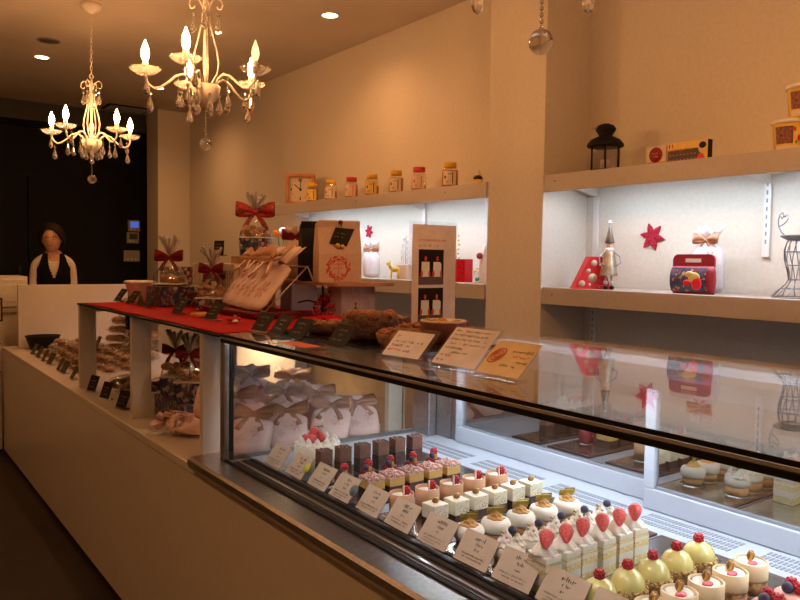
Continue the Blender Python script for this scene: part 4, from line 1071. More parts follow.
t = thing('dark_cake', 'lumpy dark chocolate fruit cake on the case top behind the lone price stand', 'cake', (1.13, 1.665, pt))
m = MB().lathe([(.062, 0), (.072, .012), (.074, .05), (.066, .066), (.03, .074), (0, .075)], 30, wob=lambda a, z: .05*math.sin(9*a+40*z)+.03*math.sin(17*a))
m.build('cake_body', PIEDK, t)
m = MB()
for k in range(44):
    a = rnd(0, 6.28); q = .066*math.sqrt(rnd(0, 1)); m.sphere((q*math.cos(a), q*math.sin(a), .068), rnd(.007, .013), 6, 5, jit=.2)
m.build('fruit_topping', PIE, t)
for k, (x, y, lab) in enumerate(((1.255, 1.655, 'flat brown pastry behind the lumpy dark cake'), (1.12, 1.515, 'flat brown pastry between the lumpy dark cake and the white notice'))):
    tart('brown_pastry', lab, x, y, .062, .03, PIE, PIE, 34, .010, group='brown pastries')
t = tart('paper_cup_cake', 'brown cake in a red brown paper cup with sugar dusted rim beside the poster', 1.275, 1.53, .062, .052, mat('brown_cup', (.16, .04, .025), .6), mat('orange_crust', (.52, .22, .05), .5, noise=(60, .3)), 40, .009)
MB().lathe([(.056, .047), (.063, .056), (.060, .058), (.052, .050)], 30).build('sugar_rim', PAPER, t)
t = thing('mini_tree', 'tiny green cone tree ornament in front of the ribbed acrylic block', 'decoration', (1.385, 2.13, 1.152))
MB().lathe([(.016, 0), (.009, .018), (.012, .018), (.006, .034), (.009, .034), (0, .055)], 14).build('foliage', GREEN, t)
MB().sphere((0, 0, .058), .005, 8, 6).build('red_bead', RED, t)
box(.905, .955, 1.62, 1.75, ZG+.0003, ZG+.0015).build('red_slip', mat('orange_paper', (.62, .12, .05), .6)); tag(bpy.data.objects['red_slip'], 'thin orange red paper slip lying on the case top before the dark tart', 'paper')
# poster in a clear holder
t = thing('poster_stand', 'tall poster of two cake photos in a clear acrylic holder behind the tarts', 'poster', (1.455, 1.80, ZG+.0003))
MB().box(-.093, .093, -.003, .003, .0, .342).box(-.093, .093, -.03, .05, 0, .004).build('acrylic_holder', ACRY, t)
p = box(-.086, .086, -.0055, -.0035, .012, .332).build('poster_sheet', mat('poster_paper', (.74, .60, .50), .5), t)
m = MB(); m.M = T((0, -.0058, 0)); scribble(m, [(-.062, .048, .281, .0085, .0056), (-.062, .022, .264, .0085, .0056)]); m.build('headline_lettering', mat('coral_ink', (.60, .16, .10), .6), t)
for z0, lab in ((.148, 'upper'), (.030, 'lower')):
    ph = box(-.062, .036, -.0062, -.0056, z0, z0+.108).build('photo_print', mat('photo_dark', (.022, .013, .010), .9, spec=.1), t)
    MB().box(-.062, .036, -.0066, -.0063, z0, z0+.028).build('photo_table', mat('photo_grey', (.13, .09, .08), .9, spec=.1), ph)
    for j, x in enumerate((-.036, .010)):
        MB().prism([(x-.016, z0+.024), (x+.016, z0+.024), (x+(.016 if j else .015), z0+.064), (x+(.010 if j else .015), z0+.070), (x-.015, z0+.070)], -.0072, -.0067, 'y').build('printed_cake', CREAM, ph)
        MB().sphere((x, -.0074, z0+.080), (.005, .0004, .008), 10, 6).sphere((x-.015, -.0074, z0+.034), (.005, .0004, .010), 8, 6).sphere((x+.015, -.0074, z0+.034), (.004, .0004, .010), 8, 6).build('printed_berries', REDINK, ph)
# ------------------------------------------------------------------ jar shelf
ST = 1.7353
def jar(label, y, cap, lab_m, fill, k):
    t = thing('spice_jar', label, 'jar', (2.50, y, ST), -.55, group='capped jars on the wall shelf')
    def sq(a, z): return .13*abs(math.sin(2*a))**1.2
    w = .041
    b = MB().lathe([(w*.92, 0), (w, .004), (w, .088), (w*.9, .097), (w*.70, .103), (w*.70, .106)], 32, wob=sq).build('jar_body', PLAST, t)
    MB().lathe([(w*.90, .003), (w*.94, .006), (w*.94, fill), (0, fill)], 24, wob=sq).build('filling', AMBER if k % 3 else mat('jar_filling', (.30+.05*k % .2, .10, .04), .4), t)
    MB().lathe([(w*.76, .104), (w*.80, .106), (w*.80, .126), (w*.76, .130), (0, .130)], 32, wob=lambda a, z: .015*math.cos(30*a)).build('cap', cap, t)
    l = MB(); n = 12; vs = []
    for i in range(n+1):
        a = -2.55+1.55*i/n; r_ = w*(1+sq(a, 0))+.0006
        vs += [(r_*math.cos(a), r_*math.sin(a), .014), (r_*math.cos(a), r_*math.sin(a), .084)]
    l.add(vs, [(2*i, 2*i+2, 2*i+3, 2*i+1) for i in range(n)], True); lo = l.build('label', lab_m, t)
    l = MB(); vs = []; fs = []
    for i, (a, z0, z1, da) in enumerate(((-1.45, .020, .078, .11), (-2.35, .045, .060, .18), (-2.2, .03, .034, .3), (-2.2, .022, .026, .3), (-1.95, .066, .070, .4))):
        q = []
        for aa in (a, a+da):
            r_ = w*(1+sq(aa, 0))+.0012; q += [(r_*math.cos(aa), r_*math.sin(aa), z0), (r_*math.cos(aa), r_*math.sin(aa), z1)]
        l.add(q, [(0, 2, 3, 1)])
    l.build('label_print', INK if k not in (2, 5) else REDINK, lo)
    return t
js = [(4.39, YCAP, YLAB, .035, 'yellow capped jar standing in front of the wooden clock'), (4.153, YCAP, CLAB, .06, 'yellow capped jar, first along from the clock jar'), (3.909, RCAP, CLAB, .085, 'red capped jar full of amber pieces between two yellow capped jars'),
      (3.684, YCAP, YLAB, .06, 'yellow capped jar with yellow label just past the first red capped jar'), (3.442, YCAP, CLAB, .088, 'yellow capped amber jar before the second red capped jar'), (3.230, RCAP, CLAB, .03, 'red capped jar almost empty with a dark remnant'),
      (2.969, YCAP, CLAB, .090, 'yellow capped dark amber jar beside the small dropper bottle')]
for k, (y, c, l, f, lab) in enumerate(js): jar(lab, y, c, l, f, k)
t = thing('dropper_bottle', 'small dark bottle with pale cap at the pillar end of the jar shelf', 'bottle', (2.50, 2.755, ST), -.55)
MB().lathe([(.021, 0), (.023, .003), (.023, .038), (.016, .046), (.012, .048)], 24).build('bottle_body', mat('dark_glass', (.03, .012, .006), .12), t)
MB().lathe([(.0234, .008), (.0236, .009), (.0236, .026), (.0234, .027)], 24).build('label', YLAB, t)
MB().lathe([(.012, .047), (.013, .05), (.011, .070), (.007, .074), (0, .075)], 16).build('cap', PAPER, t)
t = thing('wooden_clock', 'square orange wood framed clock at the far end of the jar shelf', 'clock', (2.545, 4.64, ST), -.62)
w = .100
m = MB()
H = .215
m.box(-w, w, -.028, .028, 0, .022).box(-w, w, -.028, .028, H-.022, H).box(-w, -w+.022, -.028, .028, .022, H-.022).box(w-.022, w, -.028, .028, .022, H-.022)
m.build('frame', CLOCKW, t, bevel=.002)
box(-w+.022, w-.022, -.004, .02, .022, H-.022).build('dial', mat('clock_dial', (.62, .48, .33), .6), t)
m = MB()
for k in range(12):
    a = PI/6*k; r_ = .064; x, z = r_*math.sin(a), .108+r_*math.cos(a); s = .010 if k % 3 == 0 else .004
    if k == 0: m.box(x-.012, x-.006, -.006, -.004, z-.010, z+.012).box(x, x+.012, -.006, -.004, z+.008, z+.011).box(x+.009, x+.012, -.006, -.004, z, z+.010).box(x, x+.012, -.006, -.004, z-.001, z+.002).box(x, x+.003, -.006, -.004, z-.010, z).box(x, x+.012, -.006, -.004, z-.010, z-.007)
    else: MB().box(x-s*.4, x+s*.4, -.006, -.004, z-s, z+s).build('hour_mark', INK, t)
m.build('numeral', INK, t)
m = MB(); m.M = T((0, -.007, .108), ry=-.9); m.box(-.003, .003, 0, .0015, -.012, .055); m.build('hour_hand', BLACK, t)
m = MB(); m.M = T((0, -.009, .108), ry=.0); m.box(-.002, .002, 0, .0015, -.012, .072); m.build('minute_hand', BLACK, t)
MB().sphere((0, -.010, .108), (.008, .003, .008), 10, 6).build('hub', BLACK, t)
# right upper shelf: lantern, chocolate boxes, tubs
t = thing('lantern', 'black metal candle lantern with domed top beside the pillar', 'lantern', (2.545, 2.022, ST), -.35)
MB().lathe([(.068, 0), (.072, .003), (.072, .010), (.062, .014), (0, .014)], 6, smooth=False).build('base', BLACK, t)
for k in range(6):
    a = PI/3*k; c, s_ = .062*math.cos(a), .062*math.sin(a)
    MB().tube([(c, s_, .012), (c, s_, .112)], .0042, 6).build('post', BLACK, t)
    b = a+PI/6; r_ = .0535; m = MB(); m.M = T((r_*math.cos(b), r_*math.sin(b), 0), rz=b); m.box(-.0008, .0008, -.027, .027, .014, .110); m.build('glass_pane', ACRY, t)
MB().lathe([(.072, .108), (.076, .112), (.073, .122), (.060, .138), (.040, .148), (.028, .152), (.028, .158), (.040, .176), (.042, .182), (.034, .196), (.016, .204), (0, .206)], 30).build('domed_roof', BLACK, t)
m = MB().tube([(-.030, 0, .188), (-.062, -.004, .184), (-.064, .004, .181), (-.03, .004, .184)], .0014, 5); m.build('wire_handle', SILV, t)
MB().lathe([(.020, .014), (.020, .055), (.0, .056)], 16).build('candle', PAPER, t)
t = thing('confection_box', 'small clear fronted box with a round dark red label beside the chocolate box', 'box', (2.515, 1.745, ST), -PI/2)
box(-.043, .043, -.015, .015, 0, .076).build('box', CLAB, t, bevel=.001)
box(-.0435, .0435, -.0155, -.0152, .0, .016).build('amber_strip', AMBER, t)
m = MB(); m.M = T((0, -.0158, .043), rx=PI/2); m.lathe([(0, 0), (.029, 0), (.029, .0015), (0, .0015)], 28); lo = m.build('round_label', DKRED, t)
m = MB(); m.M = T((0, -.0175, 0)); scribble(m, [(-.018, .018, .046, .007, .006), (-.014, .014, .034, .006, .005)]); m.build('lettering', PINKINK, lo)
t = thing('chocolate_box', 'flat chocolate bar box with a printed figure and a small tricolour flag', 'box', (2.515, 1.613, ST), -PI/2-.03)
box(-.084, .084, -.014, .014, 0, .080).build('box', YLAB, t, bevel=.001)
MB().box(.0842, .0846, -.0138, .0138, .001, .079).build('dark_side', CHALK, t)
lo = box(-.082, .055, -.0148, -.0143, .004, .052).build('bar_print', CHOC, t)
m = MB()
for i in range(8):
    for j in range(2): m.box(-.074+.015*i, -.068+.015*i, -.0152, -.0149, .014+.018*j, .017+.018*j)
m.build('bar_squares', CARAM, lo)
MB().box(-.078, -.072, -.0148, -.0143, .061, .075).build('flag_blue', mat('flag_blue', (.03, .04, .15), .5), t)
MB().box(-.072, -.066, -.0148, -.0143, .061, .075).build('flag_white', PAPER, t)
MB().box(-.066, -.060, -.0148, -.0143, .061, .075).build('flag_red', RED, t)
m = MB(); m.M = T((0, -.0152, 0)); scribble(m, [(-.078, .018, .048, .010, .007)]); m.build('lettering', REDINK, t)
m = MB().prism([(.036, .004), (.078, .004), (.066, .030), (.050, .030)], -.0156, -.015, 'y'); fg = m.build('figure_dress', RED, t)
MB().sphere((.060, -.0154, .048), (.013, .0006, .016), 14, 8).build('figure_face', SKINP, fg); MB().sphere((.064, -.0160, .060), (.015, .0006, .012), 14, 8).build('figure_hair', BLACK, fg)
def tub(label, y, z):
    t = thing('ice_cream_tub', label, 'tub', (2.525, y, z), 0, group='paper tubs')
    MB().lathe([(.046, 0), (.047, .002), (.056, .098), (.0, .098)], 36).build('paper_cup', YLAB, t)
    MB().lathe([(.058, .094), (.0605, .096), (.0605, .102), (.057, .107), (.053, .106), (0, .105)], 36).build('lid', PAPER, t)
    def wrap(name, a0, a1, z0, z1, m_, e=.0006):
        n = 12; vs = []
        for i in range(n+1):
            a = a0+(a1-a0)*i/n
            for z in (z0, z1): r_ = .047+.009*(z/.098)+e; vs.append((r_*math.cos(a), r_*math.sin(a), z))
        return MB().add(vs, [(2*i, 2*i+2, 2*i+3, 2*i+1) for i in range(n)], True).build(name, m_, t)
    wrap('brown_picture', -3.6, -2.50, .026, .082, mat('tub_brown', (.20, .06, .03), .5, noise=(120, .6)))
    wrap('printed_band', -3.6, -1.2, .006, .020, CLAB)
    for a, z, r_ in ((-2.42, .072, .008), (-2.15, .044, .010), (-2.0, .06, .006), (-2.3, .03, .006)):
        rr = .047+.009*(z/.098); MB().sphere((rr*math.cos(a), rr*math.sin(a), z), (r_*.5, r_*.5, r_), 8, 6).build('flower_print', RED if r_ > .007 else GREEN, t)
    return t
tub('cream paper tub with floral print and white lid, at the bottom of the stack', 1.250, ST)
tub('paper tub with brown print and white lid standing on top of the other', 1.205, ST+.1075)
# right lower shelf
SL = 1.2523
t = thing('wedge_box', 'red cheese wedge shaped box with spots standing at the pillar end', 'gift box', (2.50, 2.045, SL), -.55)
# wedge: wide at the base, narrow at the top
m = MB().prism([(-.078, 0), (.078, 0), (.040, .135), (-.012, .135)], -.03, .03, 'y'); m.build('box', RED, t, bevel=.001)
m = MB()
for x, z, r_ in ((-.045, .022, .014), (.0, .046, .019), (-.018, .075, .010), (.005, .108, .013), (-.012, .018, .006), (.03, .10, .005)):
    A = MB(); A.M = T((x, -.0302, z), rx=PI/2); A.lathe([(0, 0), (r_, 0), (r_, .001), (0, .001)], 18); A.build('spot', mat('spot_tan', (.55, .42, .26), .6), t)
m = MB(); m.M = T((0, -.0312, 0)); scribble(m, [(.018, .058, .012, .006, .005), (.02, .05, .004, .005, .005)]); m.build('lettering', PAPER, t)
m = MB()
for k in range(5): A = (.045+.012*(k % 2), rnd(-.02, .02), .03+.018*k); m.sphere((.040+.038*(1-A[2]/.135)+.001, A[1], A[2]), .0035, 6, 4)
m.build('white_dots', PAPER, t)
t = thing('tin_figure', 'slim tin gnome figure with tall cone hat and white bobble', 'figurine', (2.515, 1.962, SL), -.75)
for sx in (-.012, .012):
    l = MB().tube([(sx, 0, .012), (sx, 0, .06)], .004, 6).build('leg', SKINP, t)
    MB().sphere((sx, -.008, .008), (.011, .018, .008), 10, 6).build('boot', BLACK, l); MB().lathe([(.008, .022), (.0085, .034), (.006, .036)], 10, (sx, 0, 0)).build('boot_cuff', PAPER, l)
MB().lathe([(.036, .058), (.036, .064), (.030, .10), (.022, .15), (.018, .168), (0, .169)], 24).build('tin_coat', TINM, t)
MB().sphere((0, 0, .178), (.015, .014, .017), 12, 8).sphere((0, -.014, .177), (.004, .004, .004), 6, 5).build('head', SKINP, t)
m = MB().lathe([(0, .135), (.012, .140), (.017, .160), (.016, .172), (.004, .172)], 14, (0, -.010, 0), fy=.7); m.build('beard', PAPER, t)
MB().lathe([(.018, .190), (.019, .194), (.010, .235), (.003, .268), (0, .27)], 20).build('cone_hat', mat('dark_tin', (.20, .18, .15), .35, .8), t)
MB().sphere((0, 0, .275), .0085, 10, 7).build('bobble', PAPER, t)
for s_ in (-1, 1):
    MB().tube([(s_*.018, 0, .155), (s_*.040, -.012, .135), (s_*.042, -.02, .110), (s_*.022, -.028, .095)], .0028, 6).build('wire_arm', WIRE, t)
def star(label, y, z, r_, n=6):
    P = []
    for k in range(4*n):
        a = 2*PI*k/(4*n)+.2; q = (1.08, .74, .52, .74)[k % 4]*r_; P.append((q*math.cos(a)*1.0, q*math.sin(a)))
    t = thing('felt_snowflake', label, 'ornament', (XW-.0005, y, z))
    m = MB().prism(P, -.010, 0, 'x'); m.build('felt_shape', FELT, t, bevel=.002)
    m = MB()
    for k in range(n):
        a = 2*PI*k/n+.2
        for e in (.3, .6): m.sphere((-.011, r_*e*math.cos(a), r_*e*math.sin(a)), (.003, .006, .006), 6, 5)
    m.build('felt_beads', FELT, t)
star('red felt snowflake ornament on the wall between the tin figure and handled box', 1.897, 1.474, .056)
star('small red felt snowflake ornament on the wall above the kraft bag', 4.02, 1.543, .042)
t = thing('handled_gift_box', 'wine red handled gift box with a colourful night scene print', 'gift box', (2.505, 1.572, SL), -PI/2-.03)
w = .090
m = MB(); P = []
n = 16
vs = []; fs = []
for i, (z, wd, d) in enumerate(((0, .086, .008), (.02, .088, .018), (.05, .089, .023), (.08, .088, .018), (.102, .086, .008))):
    for j in range(n):
        a = 2*PI*j/n; vs.append((wd*(abs(math.cos(a))**.35)*(1 if math.cos(a) >= 0 else -1), d*(abs(math.sin(a))**.8)*(1 if math.sin(a) >= 0 else -1), z))
for i in range(4):
    for j in range(n): fs.append((i*n+j, i*n+(j+1) % n, (i+1)*n+(j+1) % n, (i+1)*n+j))
fs += [tuple(range(n-1, -1, -1)), tuple(4*n+j for j in range(n))]
m.add(vs, fs, True); m.build('pillow_box', DKRED, t)
m = MB()
H0, H1, HW, R2 = .098, .146, .086, .022
out = [(-HW, H0), (HW, H0)]+[(HW-R2+R2*math.cos(q), H1-R2+R2*math.sin(q)) for q in (0, .4, .8, 1.2, 1.57)]+[(-HW+R2-R2*math.sin(q), H1-R2+R2*math.cos(q)) for q in (0, .4, .8, 1.2, 1.57)]
m.prism(out, -.004, .004, 'y'); hd = m.build('handle_panel', DKRED, t)
MB().box(-.032, .032, -.0048, .0048, .116, .130).build('hand_slot', PAPER, hd)
SC = patch_mat('night_scene_print', 95, [(.03, .04, .10), (.04, .05, .12), (.02, .025, .07), (.03, .03, .08), (.40, .26, .10), (.06, .05, .08), (.22, .03, .03), (.05, .07, .16)])
m = MB(); vs = []; 
for i in range(9):
    z = .008+.088*i/8; y = -.0245*math.sin(PI*(.12+.76*i/8))**.7-.0010
    vs += [(-.083, y, z), (.066, y, z)]
m.add(vs, [(2*i, 2*i+1, 2*i+3, 2*i+2) for i in range(8)], True); pr = m.build('scene_print', SC, t)
MB().sphere((.018, -.0245, .060), (.026, .003, .020), 12, 7).sphere((.0, -.0245, .072), (.018, .003, .012), 12, 7).build('printed_sack', mat('printed_yellow', (.66, .50, .16), .5), pr)
MB().sphere((.030, -.0255, .038), (.022, .003, .024), 12, 7).sphere((-.010, -.0255, .040), (.016, .003, .012), 12, 7).build('printed_sleigh', RED, pr)
drawstring_bag('white snowflake gift bag with copper bow behind the handled gift box', T((2.60, 1.575, SL), rz=-PI/2), w=.13, L=.225, d=.07, bs=.055, m_=mat('white_bag', (.78, .72, .70), .7, bump=(25, .3)), prints=((-.02, .08, .02), (.03, .14, .022)))
# wire dress form at the picture edge
t = thing('wire_sculpture', 'grey wire vase sculpture with curled scroll and flared foot', 'sculpture', (2.55, 1.215, SL))
prof = [(.078, .004), (.066, .020), (.040, .045), (.030, .062), (.034, .090), (.044, .130), (.046, .160), (.040, .185), (.034, .196)]
for k in range(12):
    a = 2*PI*k/12
    MB().tube([(r_*math.cos(a+.8*z/.2), r_*math.sin(a+.8*z/.2), z) for r_, z in prof], .0017, 5).build('upright_wire', WIRE, t)
for r_, z in ((.078, .003), (.052, .032), (.030, .062), (.040, .110), (.046, .155)):
    MB().tube([(r_*math.cos(q), r_*math.sin(q), z) for q in [2*PI*i/24 for i in range(24)]], .0020, 5, closed=True).build('ring_wire', WIRE, t)
MB().lathe([(.034, .192), (.058, .206), (.060, .210), (.036, .200)], 30, cap=False).build('collar', WIRE, t)
P = [(0, .048, .208), (0, .062, .222), (0, .072, .240), (0, .075, .262), (0, .070, .282), (0, .060, .288), (0, .056, .276), (0, .063, .268), (0, .068, .276)]
MB().tube(P, .0022, 5).tube([(0, .072, .240), (0, .055, .250), (0, .043, .262), (0, .040, .276), (0, .048, .282), (0, .053, .272)], .0020, 5).build('scroll', WIRE, t)
MB().tube([(0, -.048, .208), (0, -.062, .222), (0, -.072, .240), (0, -.075, .262), (0, -.068, .280), (0, -.058, .270)], .0022, 5).build('scroll', WIRE, t)
# left lower shelf behind the riser
t = drawstring_bag('white gift bag with copper tie on the wall shelf behind the kraft bag', T((2.55, 3.755, SL), rz=-.7), w=.11, L=.19, d=.07, ruff=1.5, bs=.05, m_=bpy.data.materials['white_bag'], prints=None)
t = thing('tulip_vase', 'glass vase holding an orange and a white tulip behind the red bow basket', 'vase', (2.50, 4.85, SL))
MB().lathe([(.035, 0), (.036, .003), (.030, .06), (.036, .14), (.034, .14), (.028, .06), (.030, .008), (0, .006)], 24).build('glass_vase', ACRY, t)
for (dx, dy, h, m_) in ((0, .035, .275, ORANGE), (0, -.06, .29, PETALW)):
    st = MB().tube([(0, 0, .02), (dx*.3, dy*.4, .14), (dx, dy, h)], .004, 6).build('stem', GREEN, t)
    m = MB()
    for k in range(6):
        a = PI/3*k; m.sphere((dx+.020*math.cos(a), dy+.020*math.sin(a), h+.012), (.028, .028, .026), 8, 6)
    m.build('petals', m_, st)
    MB().band([(0, 0, .10), (dx+.01, dy*1.3, .19), (dx+.02, dy*1.6, .23)], [(.012, 0, 0), (.016, 0, 0), (.003, 0, 0)], .001).build('leaf', GREEN, st)
t = thing('deer_figure', 'small yellow animal figurine on the wall shelf beside the poster', 'figurine', (2.50, 3.44, SL), -.6)
YEL = mat('yellow_paint', (.62, .38, .03), .4)
m = MB().sphere((0, 0, .055), (.030, .014, .016), 12, 8).sphere((-.036, 0, .088), (.014, .010, .010), 10, 6).tube([(-.022, 0, .060), (-.034, 0, .085)], [.011, .008], 8)
m.tube([(-.030, 0, .094), (-.026, .006, .108)], [.004, .001], 6).tube([(-.030, 0, .094), (-.026, -.006, .108)], [.004, .001], 6).tube([(.028, 0, .06), (.038, 0, .068)], [.004, .002], 6)
for sx in (-.02, .02):
    for sy in (-.008, .008): m.tube([(sx, sy, .05), (sx, sy, 0)], [.006, .0045], 6)
m.build('body', YEL, t)
boxm('gift_box', 'small tan box carrying the curly wire tree', 'gift box', (2.55, 3.405, SL), (.06, .09, .082), KRAFT)
t = thing('wire_tree', 'curly silver wire tree standing on the small tan box', 'ornament', (2.55, 3.405, SL+.0822))
m = MB().tube([(0, 0, 0), (0, 0, .165)], .0022, 5)
m.build('trunk_wire', WIRE, t)
for k in range(8):
    z = .015+.018*k; s_ = 1 if k % 2 else -1; r_ = .024-.0015*k
    pts = [(0, s_*(r_+.004-(r_*(1-q/14*.75))*math.cos(q*.62)), z+(r_*(1-q/14*.75))*math.sin(q*.62)) for q in range(14)]
    MB().tube(pts, .0015, 5).build('curl', WIRE, t)
t = thing('leaf_sprig', 'gilded leaf sprig ornament rising behind the poster edge', 'ornament', (2.62, 3.045, SL))
MB().lathe([(.022, 0), (.024, .003), (.006, .010), (.003, .012)], 14).build('foot', GOLD, t)
MB().tube([(0, 0, .01), (0, .004, .12), (0, -.004, .26)], .002, 5).build('stem', GOLD, t)
for k in range(14):
    z = .10+.012*k; s_ = 1 if k % 2 else -1
    MB().sphere((0, s_*(.016+.004*math.sin(k)), z), (.002, .010, .006), 8, 5).build('leaf', mat('dull_gold', (.30, .30, .12), .4, .4) if k == 0 else bpy.data.materials['dull_gold'], t)
t = boxm('gift_pouch', 'glossy red gift pouch with dark pattern beside the poster', 'gift bag', (2.52, 2.895, SL), (.06, .115, .118), mat('red_gloss', (.58, .008, .02), .2), rz=.1)
m = MB()
for k in range(40):
    y, z = rnd(-.05, .03), rnd(.02, .095); m.box(-.0308, -.0302, y, y+.006, z, z+.006)
m.build('pattern', DKRED, t)
t = thing('cone_tree', 'white fabric cone tree with red ball on top beside the pillar', 'decoration', (2.53, 2.725, SL))
MB().lathe([(.060, 0), (.060, .004), (.030, .10), (.010, .165), (.004, .185), (0, .186)], 28).build('cone', PAPER, t)
MB().sphere((-.028, .010, .135), .016, 12, 8).build('red_ball', DKRED, t)
MB().sphere((-.050, -.004, .020), (.012, .016, .014), 10, 7).build('blue_ball', mat('blue_bauble', (.05, .35, .42), .3), t)
for k in range(5): MB().sphere((-.040+.006*k, .022-.011*k, .060+.012*k*(k % 2)), .007, 8, 6).build('gold_bauble', GOLD, t)

# ------------------------------------------------------------------ the person behind the counter
def skin_obj(name, verts, edges, rad, m_, parent, root=0, sub=2):
    me = bpy.data.meshes.new(name); me.from_pydata(verts, edges, []); me.update()
    o = bpy.data.objects.new(name, me); col.objects.link(o); o.parent = parent
    bpy.context.view_layer.objects.active = o
    md = o.modifiers.new('Skin', 'SKIN'); md.use_smooth_shade = True
    sv = me.skin_vertices[0].data if me.skin_vertices else None
    if sv is None:
        bm_attr = None
    for i, r_ in enumerate(rad):
        sv[i].radius = r_ if isinstance(r_, tuple) else (r_, r_)
        sv[i].use_root = (i == root)
    s = o.modifiers.new('Sub', 'SUBSURF'); s.levels = sub; s.render_levels = sub
    me.materials.append(m_); return o
pt_ = thing('person', 'person with dark bobbed hair, glasses, cream shirt and black vest behind the white panel', 'person', (1.335, 6.58, 0), -.16)
# local frame: faces -y, x to the picture's right
SHd = 1.33
V = [(0, 0, .92), (0, .005, 1.06), (0, .01, 1.20), (0, .012, 1.31), (0, .008, 1.375), (0, .0, 1.41),
     (.075, .01, 1.325), (.124, .012, 1.295), (.140, .02, 1.17), (.146, .0, 1.07), (.150, -.08, 1.08), (.135, -.15, 1.09),
     (-.075, .01, 1.325), (-.124, .012, 1.295), (-.140, .02, 1.17), (-.146, .0, 1.07), (-.150, -.08, 1.08), (-.135, -.15, 1.09),
     (.085, 0, .86), (.09, .005, .48), (.09, .02, .09), (.09, -.10, .035), (-.085, 0, .86), (-.09, .005, .48), (-.09, .02, .09), (-.09, -.10, .035)]
E_ = [(0, 1), (1, 2), (2, 3), (3, 4), (4, 5), (3, 6), (6, 7), (7, 8), (8, 9), (9, 10), (10, 11), (3, 12), (12, 13), (13, 14), (14, 15), (15, 16), (16, 17), (0, 18), (18, 19), (19, 20), (20, 21), (0, 22), (22, 23), (23, 24), (24, 25)]
Rr = [(.128, .095), (.105, .085), (.110, .088), (.085, .075), (.055, .055), (.05, .05), .055, .045, .038, .034, .030, .024, .055, .045, .038, .034, .030, .024, .085, .058, .040, .04, .085, .058, .040, .04]
try:
    body = skin_obj('body', V, E_, Rr, SKIN, pt_)
except Exception as ex:
    raise
# head with a face, one surface
m = MB(); vs = []; fs = []; nu, nv = 28, 20
for j in range(nv+1):
    ph = -PI/2+PI*j/nv
    for i in range(nu):
        a = 2*PI*i/nu; cx, cy, cz = math.cos(ph)*math.cos(a), math.cos(ph)*math.sin(a), math.sin(ph)
        x = .072*cx*(1-.16*max(0, -cz)); y = .088*cy; z = .108*cz
        if cy < -.3:
            fx, fz = x/.02, (z+.008)/.022
            y -= .016*math.exp(-fx*fx-fz*fz)*(1.2 if z < 0 else .7)            # nose
            for ex in (-.03, .03): y += .008*math.exp(-((x-ex)/.014)**2-((z-.014)/.010)**2)   # eye sockets
            y -= .004*math.exp(-(x/.03)**2-((z+.05)/.012)**2)                 # lips
            y -= .006*math.exp(-(x/.03)**2-((z+.088)/.02)**2)                 # chin
        vs.append((x, y, z))
for j in range(nv):
    for i in range(nu): fs.append((j*nu+i, j*nu+(i+1) % nu, (j+1)*nu+(i+1) % nu, (j+1)*nu+i))
m.M = T((-.012, -.018, 1.487), rz=-.22, ry=-.07); HM = m.M.copy()
m.add(vs, fs, True); m.build('head', SKIN, pt_)
def hp_(name, fn, m_):
    m = MB(); m.M = HM; fn(m); return m.build(name, m_, pt_)
hp_('eyes', lambda m: [m.sphere((s*.030, -.0775, .013), (.010, .004, .0045), 10, 6) for s in (-1, 1)], BLACK)
hp_('mouth', lambda m: m.sphere((0, -.0865, -.051), (.020, .0035, .0045), 12, 6), mat('lips', (.32, .08, .06), .5))
hp_('ears', lambda m: [m.sphere((s*.073, .004, -.005), (.010, .018, .028), 8, 7) for s in (-1, 1)], SKIN)
def gl(m):
    for s in (-1, 1): m.tube([(s*.031+.022*math.cos(q), -.090, .010+.017*math.sin(q)) for q in [2*PI*i/18 for i in range(18)]], .0016, 5, closed=True); m.tube([(s*.053, -.089, .014), (s*.074, .0, .012)], .0013, 5)
    m.tube([(-.009, -.092, .013), (.009, -.092, .013)], .0014, 5)
hp_('glasses', gl, CHOC)
def hairf(m):
    vs = []; fs = []; nu, nv = 36, 14
    for j in range(nv+1):
        v = j/nv
        for i in range(nu):
            a = 2*PI*i/nu; front = max(0, -math.sin(a))
            ph0 = PI/2-v*(1.30*(1-front**2)+.95*front**2+1.0*(1-front)*(.9)); ph0 = max(ph0, -.95)
            wv = 1+.05*math.sin(11*a+5*v)+.03*math.sin(23*a)
            r_ = wv*(1.0 if v > .05 else .98)
            zz = .122*math.sin(ph0); cc = math.cos(ph0)
            if ph0 < -.1: cc = max(cc, .86)
            vs.append((.098*cc*math.cos(a)*r_, .108*cc*math.sin(a)*r_+.012, zz*1.06+.010))
    for j in range(nv):
        for i in range(nu): fs.append((j*nu+i, (j+1)*nu+i, (j+1)*nu+(i+1) % nu, j*nu+(i+1) % nu))
    m.add(vs, fs, True)
ho = hp_('hair', hairf, HAIR); ho.modifiers.new('Solid', 'SOLIDIFY').thickness = .012
# clothes
sv = [V[i] for i in (0, 1, 2, 3, 4, 6, 7, 8, 9, 10, 12, 13, 14, 15, 16)]
se = [(0, 1), (1, 2), (2, 3), (3, 4), (3, 5), (5, 6), (6, 7), (7, 8), (8, 9), (3, 10), (10, 11), (11, 12), (12, 13), (13, 14)]
sr = [(.136, .102), (.113, .092), (.118, .095), (.092, .082), (.052, .055), .060, .050, .043, .040, .037, .060, .050, .043, .040, .037]
skin_obj('shirt', sv, se, sr, SHIRT, pt_)
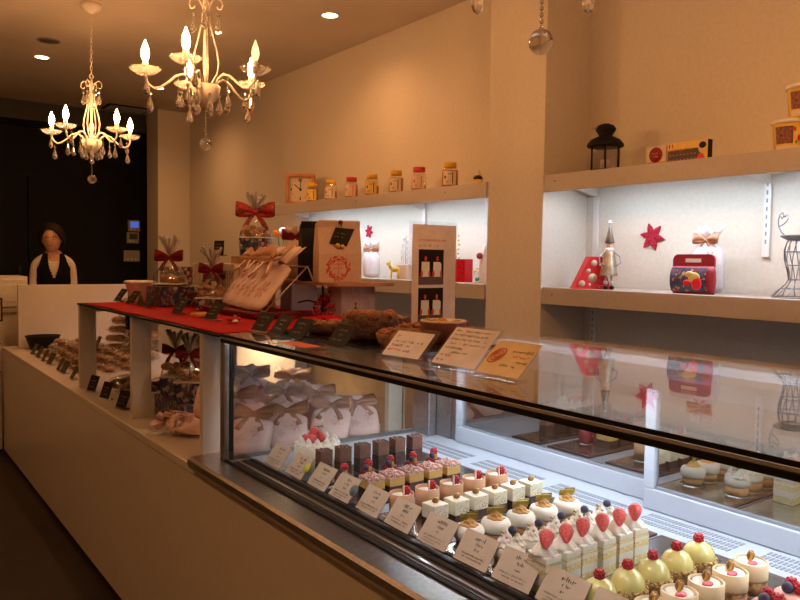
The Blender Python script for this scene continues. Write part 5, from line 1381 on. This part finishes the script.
# vest: front and back panels with a deep V
def vest():
    m = MB(); nz, na = 60, 120; vs = []; fs = []; idx = {}
    for j in range(nz+1):
        z = .90+.475*j/nz; u = j/nz
        w_ = .146-.018*math.sin(PI*min(1, u*1.25))
        d_ = .120
        if u > .72: w_ = .146-.052*(u-.72)/.28
        if u > .62: d_ *= 1-.30*(u-.62)/.38
        for i in range(na):
            a = 2*PI*i/na; x = w_*math.cos(a)*(abs(math.cos(a))**-.12 if abs(math.cos(a)) > .05 else 1); y = d_*math.sin(a)+.008
            vs.append((x, y, z)); idx[(j, i)] = (x, y, z, a)
    for j in range(nz):
        for i in range(na):
            k = (i+.5)/na*2*PI; x = math.cos(k)*.14; z = .90+.475*(j+.5)/nz
            if math.sin(k) < 0 and z > 1.17 and abs(x) < (z-1.17)*.30+.002: continue      # V neck
            if abs(math.cos(k)) > .93-.12*max(0, min(1, (z-1.18)/.1)) and z > 1.17: continue                             # arm holes
            fs.append((j*na+i, j*na+(i+1) % na, (j+1)*na+(i+1) % na, (j+1)*na+i))
    m.add(vs, fs, True); return m
vo = vest().build('vest', VEST, pt_); vo.modifiers.new('Solid', 'SOLIDIFY').thickness = .008
tv = [(0, 0, .95), (.085, 0, .86), (.09, .005, .48), (.09, .02, .10), (-.085, 0, .86), (-.09, .005, .48), (-.09, .02, .10)]
skin_obj('trousers', tv, [(0, 1), (1, 2), (2, 3), (0, 4), (4, 5), (5, 6)], [(.140, .108), .090, .068, .058, .095, .068, .058], TROUS, pt_)
for s_ in (-1, 1):
    MB().sphere((s_*.09, -.06, .045), (.046, .125, .045), 14, 8).build('shoe', BLACK, pt_)
    hv = [(s_*.135, -.150, 1.092), (s_*.128, -.190, 1.096), (s_*.124, -.225, 1.097)]; he = [(0, 1), (1, 2)]; hr = [(.024, .020), (.034, .017), (.034, .015)]
    for f, (dx, L_) in enumerate(((-.026, .062), (-.009, .072), (.009, .068), (.025, .052))):
        b0 = len(hv); x0 = s_*.124+dx
        hv += [(x0, -.240, 1.100), (x0+dx*.15, -.240-L_*.5, 1.104), (x0+dx*.2, -.240-L_, 1.093)]; he += [(2, b0), (b0, b0+1), (b0+1, b0+2)]; hr += [.0098, .0088, .0075]
    b0 = len(hv); hv += [(s_*.128-s_*.034, -.190, 1.094), (s_*.128-s_*.056, -.220, 1.092), (s_*.128-s_*.062, -.245, 1.090)]; he += [(1, b0), (b0, b0+1), (b0+1, b0+2)]; hr += [.012, .010, .008]
    skin_obj('hand', hv, he, hr, SKIN, pt_)

# ------------------------------------------------------------------ light, world, view
w = bpy.data.worlds.new('World'); sc.world = w; w.use_nodes = True
w.node_tree.nodes['Background'].inputs[0].default_value = (.02, .015, .010, 1)
sc.view_settings.view_transform = 'Standard'; sc.view_settings.look = 'None'; sc.view_settings.exposure = .0; sc.view_settings.gamma = 1
sc.view_settings.use_curve_mapping = False
sc.cycles.transparent_max_bounces = 24; sc.cycles.max_bounces = 10; sc.cycles.sample_clamp_indirect = 3; sc.cycles.caustics_reflective = False; sc.cycles.caustics_refractive = False
